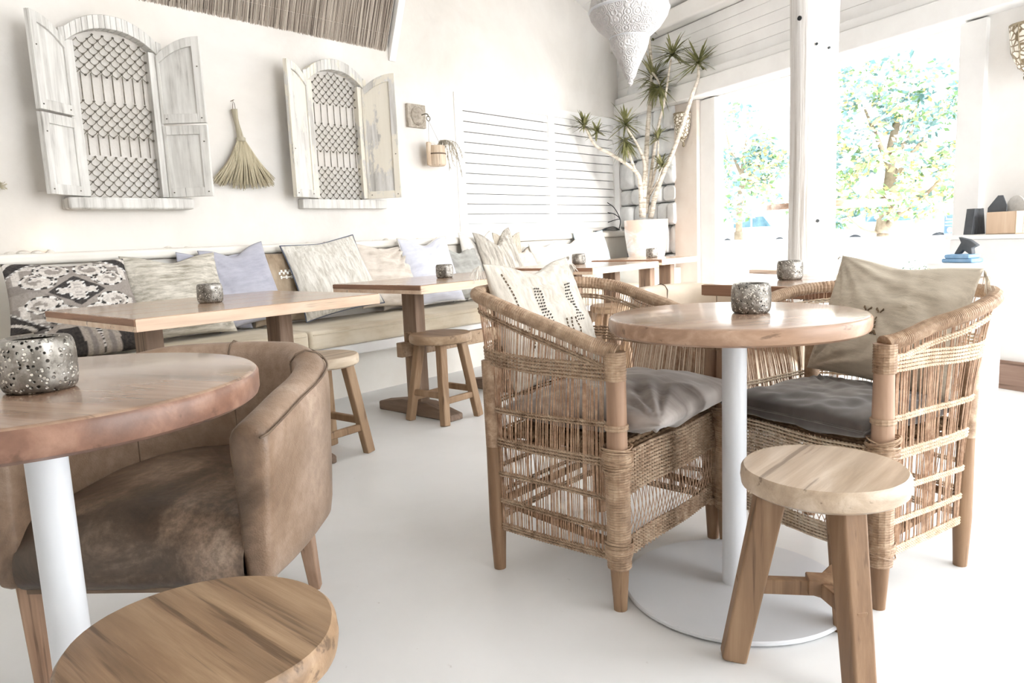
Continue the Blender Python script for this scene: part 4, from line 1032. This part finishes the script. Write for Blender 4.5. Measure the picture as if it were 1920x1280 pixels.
# ------------------------------------------------------------------ leather tub chairs
def tub_chair(label, loc, rz, mat, smat, legm, W=.60, D=.60, hf=.615, hb=.705, seed=0, piping=None):
    t = thing('tub_chair', label, 'armchair', loc, rz, 'leather tub chairs')
    h = W/2; f = D/2
    half = [(f,-h,0),(.12,-h-.012,0),(-.08,-h-.005,0),(-.2,-h+.055,0),(-f+.02,-h+.15,0),(-f-.005,0,0)]
    full = half+[(p[0],-p[1],0) for p in half[::-1][1:]]; cur = crom(full, 8); n = len(cur)
    th = .075; zbm = .275
    def top(i):
        k = abs(i/(n-1)-.5)*2; return hb+(hf-hb)*max(0,(k-.25)/.75)**1.5
    b = MB(); rings = []
    ends = [(-.4,0)]+[(i,1) for i in range(n)]+[(n-1+.4,0)]
    for e, kk in ends:
        i = min(n-1,max(0,int(round(e)))); p = cur[i]; tn = (cur[min(n-1,i+1)]-cur[max(0,i-1)]).normalized()
        inn = Vector((-tn.y,tn.x,0))
        if inn.dot(-p) < 0: inn = -inn
        zt = top(i); flare = .012
        prof = [(.012,zbm),(0,zbm+.03),(-.006,zbm+.2),(-.012-flare*.3,zt-.06),(-.010,zt-.022),(.006,zt-.003),(.035,zt+.006),(th-.016,zt-.002),(th,zt-.022),(th-.004,zt-.07),(th-.010,zbm+.2),(th-.012,zbm+.02),(th-.02,zbm)]
        ring = []
        shrink = 1 if kk else .80; mid = Vector((p.x,p.y,0))+inn*th/2; zm = (zt+zbm)/2
        off = 0 if kk else (.016 if e < 0 or e > n-1 else 0)
        for o, z in prof:
            q_ = p+inn*o; q_.z = z
            if not kk:
                c = mid.copy(); c.z = z; q_ = c+(q_-c)*shrink; q_.z = zm+(z-zm)*.975; q_ += (-tn if e < 0 else tn)*.016
            else:
                q_ += inn*.0035*noise.noise(Vector((p.x*9+seed,p.y*9,z*7)))
            ring.append(len(b.v)); b.v.append(q_)
        rings.append(ring)
    m = len(rings[0])
    for a, c in zip(rings, rings[1:]):
        for k in range(m): b._f(a[k], c[k], c[(k+1)%m], a[(k+1)%m])
    b._f(*rings[0]); b._f(*rings[-1][::-1])
    shell = b.build('shell', mat, t, smooth=True, sub=1)
    s = MB()
    s.tube([b.v[r[4]]+(b.v[r[4]]-b.v[r[8]]).normalized()*.001+Vector((0,0,.004)) for r in rings], .0028, 6)
    for fr in (.27,.73,.5):
        r = rings[1+int(n*fr)]; s.tube([b.v[r[k]]+(b.v[r[9]]-b.v[r[3]]).normalized()*.0 for k in (8,9,10,11)], .0022, 5)
        s.tube([b.v[r[k]]+Vector((0,0,.001)) for k in (4,5,6,7,8)], .0022, 5)
    s.build('seam', piping or M['seam'], shell, smooth=True)
    # seat
    hw = h-th+.018; b = MB(); nx_, ny = 22, 22; g = {}
    for i in range(nx_+1):
        for j in range(ny+1):
            u, v = -1+2*i/nx_, -1+2*j/ny
            x = (f+.012+(-.02))*1.0 if False else (-.235+(f+.235)*(u+1)/2); y = v*hw
            if u < -.3: y *= 1-.28*((-u-.3)/.7)**2
            z = .415+.035*(1-v*v)*(1-(u*.75)**2)-.05*max(0,(u-.72)/.28)**2+.006*noise.noise(Vector((u*2,v*2,seed)))
            g[(i,j)] = len(b.v); b.v.append(Vector((x,y,z)))
    for i in range(nx_):
        for j in range(ny): b._f(g[(i,j)],g[(i+1,j)],g[(i+1,j+1)],g[(i,j+1)])
    prev = [g[(nx_,j)] for j in range(ny+1)]
    for dx, z in ((.014,.35),(.020,.31),(.012,.285),(-.01,.270)):
        cur_ = []
        for j in range(ny+1):
            v = -1+2*j/ny; cur_.append(len(b.v)); b.v.append(Vector((f+dx+.006*noise.noise(Vector((v*5,z*9,seed))),v*hw,z+.004*noise.noise(Vector((v*8,1,seed))))))
        for j in range(ny): b._f(prev[j],cur_[j],cur_[j+1],prev[j+1])
        prev = cur_
    b.build('seat', smat, t, smooth=True, sub=1)
    b = MB(); b.mm(-f+.06,f-.01,-h+.06,h-.06,.262,.30); b.build('seat_base', M['seam'], t)
    for (x, y, sx, sy) in ((f-.045,-h+.045,.0,0),(f-.045,h-.045,0,0),(-f+.12,-h+.12,-.07,-.0),(-f+.12,h-.12,-.07,.0)):
        b = MB(); b.bar((x+sx,y+sy,0),(x,y,.285),.028,.030,.042,.046); b.build('leg', legm, t, bevel=.004)
    return t
trz = math.atan2(-.79,.61)
tub_chair('worn tan leather tub chair tucked behind the round table in the left foreground', (-1.722,.782,0), trz, M['leather'], M['leather_seat'], M['chairleg'], seed=1)
tub_chair('pale beige leather tub chair at the left end of the table by the timber post', (-1.43,2.93,0), R(-14), M['leather_pale'], M['leather_pale'], M['chairleg'], hf=.62, hb=.715, seed=2)

# ------------------------------------------------------------------ hanging lantern and wall lanterns
pl_ = thing('pendant_lantern','large white embossed metal pendant lantern hanging in front of the dracaena','lantern',(-1.829,2.984,0))
b = MB(); fac12 = lambda a, z: .018*cos(a*12)
b.lathe([(.02,2.34),(.03,2.32),(.05,2.26),(.09,2.21),(.125,2.14),(.15,2.06),(.172,1.985),(.179,1.945),(.170,1.915),(.14,1.872),(.10,1.838),(.084,1.829)],72,wob=lambda a,z:.006*cos(a*12)); b.build('upper_bowl', M['emboss'], pl_, smooth=60)
b = MB(); b.lathe([(.084,1.832),(.090,1.825),(.087,1.815),(.085,1.80),(.076,1.775),(.06,1.745),(.045,1.715),(.034,1.69),(.026,1.665),(.018,1.652),(.012,1.648),(.014,1.64),(.010,1.628),(.001,1.62)],60); b.build('lower_bowl', M['emboss'], pl_, smooth=60)
b = MB(); b.lathe([(.179,1.94),(.183,1.947),(.179,1.953)],72); b.lathe([(.086,1.826),(.0905,1.832),(.086,1.838)],60); b.build('rim_band', M['pole'], pl_, smooth=True)
b = MB(); b.tube([(0,0,2.33),(0,0,3.98)], .006, 8); b.build('hanging_rod', M['pole'], pl_)
def wall_lantern(label, s, z, k, first=None):
    p = fac(s, z, .045 if s < 2 else .03); rz = math.atan2(-FN.y, -FN.x)
    if first: return dup(first, label, p, rz)
    t = thing('wall_lantern', label, 'lantern', p, rz, 'pierced brass wall lanterns')
    b = MB(); b.lathe([(.003,-.135),(.016,-.13),(.036,-.11),(.058,-.07),(.074,-.02),(.084,.04),(.088,.10),(.088,.12)],24,caps=False,arc=pi*1.1,a0=-pi*.55); b.build('pierced_shade', M['brass_pierced'], t, smooth=50)
    b = MB(); b.lathe([(.088,.112),(.0915,.116),(.0915,.124),(.088,.126)],24,caps=False,arc=pi*1.1,a0=-pi*.55)
    b.tube([(.088*cos(a),0*a+.088*sin(a)*0,0) for a in (0,)]+[(.089,0,.12)], .0, 3) if False else None
    b.tube([(.089,0,.118),(.085,0,.04),(.060,0,-.07),(.004,0,-.134)], .0035, 6)
    for a in (-1.2,1.2): b.tube([(.089*cos(a),.089*sin(a),.118),(.075*cos(a),.075*sin(a),-.02),(.036*cos(a),.036*sin(a),-.11)], .003, 6)
    b.build('frame', M['brass'], t, smooth=True)
    b = MB(); b.lathe([(.001,-.178),(.010,-.172),(.013,-.16),(.008,-.15),(.012,-.14),(.004,-.132)],16); b.build('finial', M['brass'], t, smooth=True)
    b = MB(); b.tube([(.10+.016*cos(a),.06,.085+.016*sin(a)) for a in [2*pi*j/14 for j in range(14)]], .002, 5, closed=True); b.build('ring', M['brass'], t)
    return t
wl = wall_lantern('pierced brass half lantern on the warm plaster pier beside the dracaena', 1.07, 1.90, 1)
wall_lantern('pierced brass half lantern on the white wall at the upper right edge', 4.03, 1.885, 1, wl)

# ------------------------------------------------------------------ dracaena
PX, PY = -3.645, 6.185
vn = Vector((PX,PY,0)).normalized()
def pp(px, py, dz=0): q_ = at_plane(px,py,(PX,PY,1)+Vector((0,0,0)) if False else (PX,PY,1),vn); return q_+vn*dz
b = MB(); b.mm(XW+.18,-3.36,6.06,6.34,0,.62); o = b.build('plinth', M['cream'], bevel=.01); tag(o,'white plastered plinth block under the dracaena pot','plinth')
dr = thing('potted_dracaena','tall branching dracaena in a large whitewashed terracotta pot','plant',(PX,PY,.62))
b = MB(); b.lathe([(.12,0),(.15,.03),(.185,.18),(.205,.33),(.207,.46),(.19,.46),(.185,.40),(.001,.40)],56,caps=False); b.build('pot', M['pot'], dr, smooth=50)
b = MB(); b.lathe([(.001,.418),(.187,.41)],30,caps=False); b.build('soil', M['soil'], dr)
base = Vector((PX,PY,1.02))
trunks = [ [(1205,408,0),(1207,370,0),(1210,330,0),(1214,250,.05),(1220,170,.1),(1222,130,.1),(1217,62,.12)],
 [(1203,405,0),(1201,350,-.02),(1192,322,-.05),(1150,293,-.1),(1118,275,-.1),(1099,242,-.1)],
 [(1220,408,.02),(1228,370,-.03),(1244,325,-.12),(1264,280,-.2),(1285,218,-.35),(1294,190,-.4),(1303,165,-.42),(1304,140,-.42)],
 [(1205,355,0),(1209,310,-.04),(1196,275,-.08),(1174,240,-.1)],
 [(1212,400,.04),(1219,340,.04),(1232,250,-.05),(1246,190,-.15),(1256,125,-.3)],
 [(1192,322,-.05),(1180,290,-.12),(1173,265,-.14)],
 [(1214,380,.05),(1226,330,.02),(1233,300,-.1),(1234,265,-.15)],
 [(1216,370,.06),(1230,345,-.08),(1240,318,-.15)],
 [(1222,130,.1),(1232,150,-.05),(1237,165,-.12)], [(1220,110,.1),(1205,85,.12),(1193,62,.12)] ]
for k, tr in enumerate(trunks):
    pts = crom([pp(a,c,d) for a, c, d in tr], 5); r0 = (.030,.024,.026,.02,.018,.014,.014,.011,.012,.011)[k]
    pts = [q_-dr.location for q_ in pts]; m = len(pts)
    b = MB(); b.tube(pts, [r0*(1-.55*i/(m-1))*(1+.12*noise.noise(Vector((i*.9,k,0)))) for i in range(m)], 10); b.build('branch', M['bark'], dr, smooth=True)
rs = [(1217,50,.12,.20,.1),(1193,62,.12,.13,.5),(1224,142,.1,.22,.0),(1258,116,-.3,.20,.0),(1304,137,-.42,.22,.0),(1237,168,-.12,.19,.9),(1097,238,-.1,.18,.0),(1120,250,-.1,.12,.0),(1173,235,-.1,.20,.0),(1173,266,-.14,.17,.7),(1233,262,-.15,.12,.0),(1240,314,-.15,.13,.0),(1226,158,.09,.16,.9)]
rn = random.Random(12)
for k, (a, c, d, L, dn) in enumerate(rs):
    o = pp(a,c,d)-dr.location; b = MB()
    for j in range(58 if L > .15 else 40):
        el = rn.uniform(-.5,1.25) if dn < .5 else rn.uniform(-1.4,.5); az = rn.uniform(0,2*pi)
        d_ = Vector((cos(az)*cos(el), sin(az)*cos(el), sin(el)))
        b.blade(o+Vector((0,0,rn.uniform(-.02,.02))), d_, L*rn.uniform(.8,1.4), .020, .22 if el > 0 else .1, 4)
    b.build('leaf_rosette', M['leaf'], dr)
# cables
b = MB()
for k in range(4): b.tube(crom([(XW+.16,5.98+.02*k,.992),(XW+.20,6.12,.998+.008*k),(XW+.17,6.30,.995+.012*k),(XW+.14,6.45,1.0)],5), .004, 5)
b.tube([(XW+.16+.02*cos(a),6.0+.05*sin(a),.995) for a in [2*pi*j/20 for j in range(20)]], .004, 5, closed=True)
tag(b.build('cable', M['black'], smooth=True),'coil of black cable lying on the ledge left of the plant pot','cable')
b = MB()
for k in range(3): b.tube(crom([(XW+.03,6.40,1.28-.1*k),(XW+.10,6.42,1.22-.06*k),(XW+.16,6.43,1.10),(XW+.13,6.45,1.0)],5), .0045, 5)
tag(b.build('cable', M['black'], smooth=True),'loose black cable hanging in the corner behind the plant pot','cable')

# ------------------------------------------------------------------ right hand side by the entrance
cdir = FD.copy(); cn = FN.copy(); c0 = fac(3.98,0,.125)
crot = Matrix.Rotation(math.atan2(cdir.y,cdir.x),3,'Z')
b = MB(); c = c0+cdir*.06; b.box((c.x,c.y,.42),(.58,.17,.84),crot); o = b.build('host_stand', M['white'], bevel=.005); tag(o,'plain white host stand at the right, holding the menu box','stand')
b = MB(); c.z = .853; b.box(c,(.62,.20,.024),crot); t_ = b.build('stand_top', M['white'], bevel=.004); t_.parent = o
mb_ = c0+cdir*.045
mt = thing('menu_box','pale plywood menu box standing on the white host stand','box',(mb_.x,mb_.y,.866),math.atan2(cdir.y,cdir.x)-R(4))
b = MB(); w_, d_, h_ = .17,.10,.125
b.mm(-w_/2,w_/2,-d_/2,-d_/2+.006,0,h_); b.mm(-w_/2,w_/2,d_/2-.006,d_/2,0,h_); b.mm(-w_/2,-w_/2+.006,-d_/2,d_/2,0,h_); b.mm(w_/2-.006,w_/2,-d_/2,d_/2,0,h_); b.mm(-w_/2,w_/2,-d_/2,d_/2,0,.006)
b.build('box_walls', M['kraft'], mt, bevel=.001)
for k, (lab, mat, x, hh) in enumerate((('charcoal menu board with sloping shoulder standing in the plywood menu box','charcoal',-.05,.21),('pale menu board with rounded top standing in the plywood menu box','f_pale',.035,.205))):
    b = MB(); ww = .055; pts = [(-ww,0),(ww,0),(ww,hh*.72),(ww*.5,hh),(0,hh),(-ww,hh*.68)] if k == 0 else [(-ww,0),(ww,0)]+[(ww*cos(a),hh*.62+hh*.38*sin(a)) for a in [pi*j/10 for j in range(11)]]
    b.prism(pts, .006, Matrix(((1,0,0,0),(0,0,1,0),(0,1,0,0),(0,0,0,1)))); o = b.build('menu_board', M[mat])
    p = Matrix.Rotation(mt.rotation_euler[2],3,'Z') @ Vector((x,-.02+.03*k,.0075)); o.location = mt.location+p; o.rotation_euler = (R(-3),0,mt.rotation_euler[2]); tag(o, lab, 'menu', 'menus in the box')
b = MB()
for k in range(9): b.box((-.045,(k-4)*.011,.075),(.05,.007,.15),Matrix.Rotation(R(2*k-8),3,'X'))
o = b.build('menu_stack', M['charcoal']); p = c0+cdir*-.095; o.location = (p.x,p.y,.867); o.rotation_euler = (0,0,mt.rotation_euler[2]); tag(o,'dark ribbed stack of folders left of the plywood menu box','folders')
# low side bench with folded towel
lb = at_z(1812,492,.73); 
b = MB(); b.box((lb.x,lb.y,.715),(.34,.16,.03),frot); o = b.build('side_table', M['white'], bevel=.004); tag(o,'narrow white side table behind the right corner of the oat linen cushion','table')
b = MB()
for sg in (-1,1):
    q_ = Vector((lb.x,lb.y,0))+FD*sg*.14; b.box((q_.x,q_.y,.35),(.03,.14,.70),frot)
q_ = b.build('leg', M['white']); q_.parent = o
b = MB(); 
for k in range(2): b.box((0,0,.012+k*.022),(.17-.03*k,.10,.022))
o = b.build('folded_towel', M['towel'], bevel=.009, seg=3); o.location = (lb.x-.02,lb.y,.730); o.rotation_euler = (0,0,math.atan2(FD.y,FD.x)); tag(o,'folded pale blue towel on the narrow white side table','towel')
b = MB(); b.prism([(-.05,0),(-.02,.0),(.0,.02),(.03,.0),(.05,.0),(.045,.03),(.075,.045),(.03,.075),(-.03,.09),(-.015,.06)], .03, Matrix(((1,0,0,0),(0,0,1,0),(0,1,0,0),(0,0,0,1))))
o = b.build('dark_cap', M['charcoal'], bevel=.005); o.location = (lb.x-.01,lb.y,.776); o.rotation_euler = (0,0,math.atan2(FD.y,FD.x)); tag(o,'small dark grey cap lying on the folded blue towel','cap')
# crate at the edge
p = at_z(1938,730,0)
kr = thing('wooden_crate','small brown wooden crate on the floor at the right edge of the picture','crate',(p.x,p.y,0),math.atan2(FD.y,FD.x))
b = MB()
for sg in (-1,1):
    b.mm(-.15,.15,sg*.10-.006,sg*.10+.006,.0,.15); b.mm(sg*.15-.006,sg*.15+.006,-.10,.10,0,.15)
b.build('boards', M['crate'], kr, bevel=.002)
b = MB(); b.mm(-.13,.13,-.08,.08,.0,.012); b.mm(-.15,.15,-.10,.10,.15,.158); b.build('lid', M['crate'], kr)

# ------------------------------------------------------------------ outdoors
b = MB(); b.quad(*[tuple(FO+FD*s+FN*o+Vector((0,0,-.02))) for s, o in ((-40,.0),(60,.0),(60,90),(-40,90))]); struct(b.build('ground', M['concrete']))
b = MB()
c = FO+FD*4+FN*60; b.box((c.x,c.y,3),(120,.3,6),frot); struct(b.build('wall_far', M['concrete']))
# bar table behind the post
q_ = at_plane(1545,386,FO+FN*.9,FN)
bt_ = thing('bar_table','tall round bar table outside, behind the timber post','table',(q_.x,q_.y,0))
b = MB(); zt_ = q_.z+.0; b.lathe([(.001,zt_-.02),(.50,zt_-.02),(.50,zt_+.03),(.001,zt_+.03)],64,caps=False); b.build('tabletop', M['tabletop_x'], bt_, smooth=35)
b = MB(); b.tube([(0,0,0),(0,0,zt_-.02)], .04, 24); b.build('pole', M['pole'], bt_, smooth=40)
b = MB(); b.lathe([(.001,0),(.26,0),(.26,.015),(.001,.02)],40,caps=False); b.build('base_plate', M['pole'], bt_)
# plank bench outside
q_ = at_plane(1445,509,FO+FN*1.5,FN)
ob = thing('plank_bench','small wooden plank bench outside the opening, left of the timber post','bench',(q_.x,q_.y,0),math.atan2(FD.y,FD.x))
zz = max(.2,q_.z); b = MB(); b.mm(-.20,.30,-.12,.12,zz-.02,zz+.025); b.build('plank', M['trestle_x'], ob, bevel=.004)
b = MB()
for x in (-.13,.23): b.mm(x-.03,x+.03,-.09,.09,-.02,zz-.02)
b.build('leg', M['white'], ob, bevel=.003)
b = MB(); c = FO+FD*6+FN*3.4; b.box((c.x,c.y,.39),(34,.2,.80),frot); struct(b.build('wall_added_white', M['concrete']))  # pale wall added to hide tree trunks and keep that view white
# trees
def tree(label, pxb, pyb, dist, crown, H0, seed, nleaf, trunk_r, forks, mats, lw):
    d = CW*FPX+CR*(pxb-960)-CU*(pyb-640); d.z = 0; d.normalize(); base = d*dist
    t = thing('street_tree', label, 'tree', (base.x,base.y,-.02)); nn = d
    def q(px, py, off=0): return at_plane(px,py,base,nn)+nn*off-Vector((base.x,base.y,-.02))
    b = MB()
    for f_ in forks:
        pts = crom([q(a,c,o) for a, c, o in f_[0]], 5); m = len(pts); pts[0].z = max(0,min(pts[0].z,pts[0].z))
        b.tube(pts, [f_[1]*(1-.65*i/(m-1)) for i in range(m)], 8)
    b.build('trunk', M['treebark'], t, smooth=True)
    b = MB(); rn = random.Random(seed)
    for (cx, cy, rx, ry, off, w_, wts) in crown:
        for _ in range(int(nleaf*w_)):
            a = rn.uniform(0,2*pi); r = rn.uniform(0,1)**.5; px = cx+rx*r*cos(a); py = cy+ry*r*sin(a)
            if noise.noise(Vector((px*.022,py*.022,seed))) < -.10: continue
            p = q(px,py,off+rn.uniform(-.9,.9)*(1-r*.5)); e = Vector((rn.uniform(-1,1),rn.uniform(-1,1),rn.uniform(-.7,.4))).normalized(); s = e.cross(Vector((rn.uniform(-1,1),rn.uniform(-1,1),rn.uniform(-1,1)))).normalized()
            L = lw*rn.uniform(.7,1.4); k = len(b.v); b.v += [p, p+e*L*.5+s*L*.24, p+e*L, p+e*L*.5-s*L*.24]; b.cur = rn.choices((0,1,2,3),wts)[0]; b._f(k,k+1,k+2,k+3)
    b.build('foliage', [M[x] for x in mats], t)['kind'] = 'stuff'
    gb = q(pxb, pyb); b = MB(); b.tube([(0,0,-.01),(0,0,.3),(gb.x,gb.y,gb.z+.05)], [trunk_r*1.2,trunk_r*.95,trunk_r*.9], 10); b.build('trunk_base', M['treebark'], t, smooth=True)
    return t
ms = ('t_teal','t_green','t_yellow','t_blue')
tree('large leafy street tree seen through the right part of the opening', 1655, 436, 11.5,
 [(1690,165,150,62,0,1.0,(5,2,3,2)),(1745,230,90,75,.4,.75,(6,2,1,2)),(1620,230,90,80,-.3,.7,(3,2,4,3)),(1690,350,120,60,-.4,1.0,(2,3,6,1)),(1780,330,70,70,.2,.5,(1,2,6,1)),(1590,340,60,70,.3,.35,(3,3,2,1)),(1575,390,50,40,.2,.2,(3,3,2,1))],
 0, 5, 2100, .09, [([(1655,437,0),(1661,395,0),(1670,330,0),(1672,270,.1),(1690,200,.2)],.115),([(1657,430,0),(1688,400,-.2),(1720,378,-.3),(1760,340,-.4)],.05),([(1668,345,0),(1700,300,0),(1740,250,.1)],.05),([(1670,320,0),(1645,260,0),(1620,200,.1)],.045),([(1672,290,0),(1705,255,.1),(1720,190,.2)],.04),([(1655,437,0),(1620,430,-.2),(1590,405,-.3)],.02)], ms, .105)
tree('smaller street tree seen through the opening between the pier and the timber post', 1385, 440, 12.5,
 [(1385,255,55,60,0,.55,(4,2,3,3)),(1420,300,60,50,.3,.5,(4,2,4,2)),(1380,350,48,70,-.3,.5,(3,3,4,2)),(1450,330,45,50,.2,.3,(3,2,4,2)),(1475,350,25,40,0,.12,(3,2,4,2))],
 0, 9, 1900, .08, [([(1385,445,0),(1387,380,0),(1392,320,0),(1400,260,.1)],.06),([(1388,360,0),(1410,320,.1),(1440,300,.2)],.035),([(1391,330,0),(1370,280,0),(1360,240,.1)],.03)], ms, .10)
# shrub in a planter
q_ = at_z(1725,512,.62); q_ = at_plane(1725,500,FO+FN*.8,FN)
sb = thing('potted_shrub','small leafy shrub in a white trough outside, above the oat linen cushion','plant',(q_.x,q_.y,-.02),math.atan2(FD.y,FD.x))
b = MB(); b.mm(-.25,.25,-.1,.1,0,max(.2,q_.z-.06)); b.build('trough', M['white'], sb, bevel=.006)
b = MB(); rn = random.Random(6)
for _ in range(260):
    p = Vector((rn.gauss(0,.07),rn.gauss(0,.05),q_.z-.06+abs(rn.gauss(.02,.035)))); e = Vector((rn.uniform(-1,1),rn.uniform(-1,1),rn.uniform(-.2,1))).normalized(); s = e.cross(Vector((0,.3,1))).normalized(); L = rn.uniform(.02,.045)
    k = len(b.v); b.v += [p,p+e*L*.5+s*L*.25,p+e*L,p+e*L*.5-s*L*.25]; b.cur = rn.choice((0,1,1,2)); b._f(k,k+1,k+2,k+3)
b.build('foliage', [M['shrub_leaf'],M['shrub_leaf'],M['t_yellow']], sb)['kind'] = 'stuff'
# parked cars
def car(label, px, py, dist, face):
    d = CW*FPX+CR*(px-960)-CU*(py-640); d.z = 0; d.normalize(); p = d*dist
    t = thing('parked_car', label, 'car', (p.x,p.y,-.02), math.atan2(FD.y,FD.x)+face, 'white cars parked across the street')
    side = [(-2.1,.35),(2.1,.35),(2.15,.7),(1.9,.88),(1.05,.98),(.55,1.42),(-1.1,1.45),(-1.75,1.0),(-2.1,.9)]
    b = MB(); b.prism(side, 1.7, Matrix(((1,0,0,0),(0,0,1,0),(0,1,0,0),(0,0,0,1)))); b.build('body', M['carpaint'], t, bevel=.08, seg=3)
    b = MB()
    for sg in (-1,1):
        for poly_ in ([(-.95,1.02),(-.1,1.02),(-.1,1.36),(-1.0,1.36)],[(0,1.02),(.9,1.02),(.52,1.36),(0,1.36)]): b.prism(poly_, .02, Matrix(((1,0,0,0),(0,0,1,sg*.855),(0,1,0,0),(0,0,0,1))))
    b.build('window_glass', M['carglass'], t)
    for x in (-1.3,1.3):
        for sg in (-1,1):
            b = MB(); b.lathe([(.02,-.1),(.20,-.1),(.33,-.09),(.33,.09),(.20,.1),(.02,.1)],24); o = b.build('wheel', M['tyre'], t, smooth=30); o.rotation_euler = (pi/2,0,0); o.location = (x,sg*.78,.33)
    b = MB(); b.mm(-2.14,-2.08,-.7,.7,.36,.5); b.mm(2.1,2.17,-.7,.7,.36,.5); b.build('bumper', M['tyre'], t)
    return t
car('white car parked across the street, right of the tree trunk', 1712, 425, 25, R(4))
car('white car parked across the street, left of the timber post', 1448, 434, 27, R(-3))
# blue notice board
d = CW*FPX+CR*(1782-960)-CU*(418-640); d.z = 0; d.normalize(); p = d*14
sg_ = thing('notice_board','faded blue notice board with pale round emblem beyond the tree','sign',(p.x,p.y,-.02),math.atan2(FD.y,FD.x))
zc = CAMZ+(at_plane(1782,418,p,d).z-CAMZ)
b = MB(); b.mm(-.10,.10,-.01,.01,zc-.15,zc+.16); b.build('panel', M['signblue'], sg_)
b = MB(); b.lathe([(.001,0),(.045,0)],20,caps=False); o = b.build('emblem', M['signpale'], sg_); o.rotation_euler = (pi/2,0,0); o.location = (0,-.0115,zc-.09)
b = MB(); b.mm(-.08,.08,-.0115,-.0105,zc+.03,zc+.045); b.mm(-.07,.05,-.0115,-.0105,zc+.08,zc+.092); b.mm(-.08,.07,-.0115,-.0105,zc-.02,zc-.01); b.build('print', M['signpale'], sg_)
b = MB(); b.mm(-.09,-.07,-.01,.01,0,zc-.15); b.mm(.07,.09,-.01,.01,0,zc-.15); b.build('leg', M['pole'], sg_)
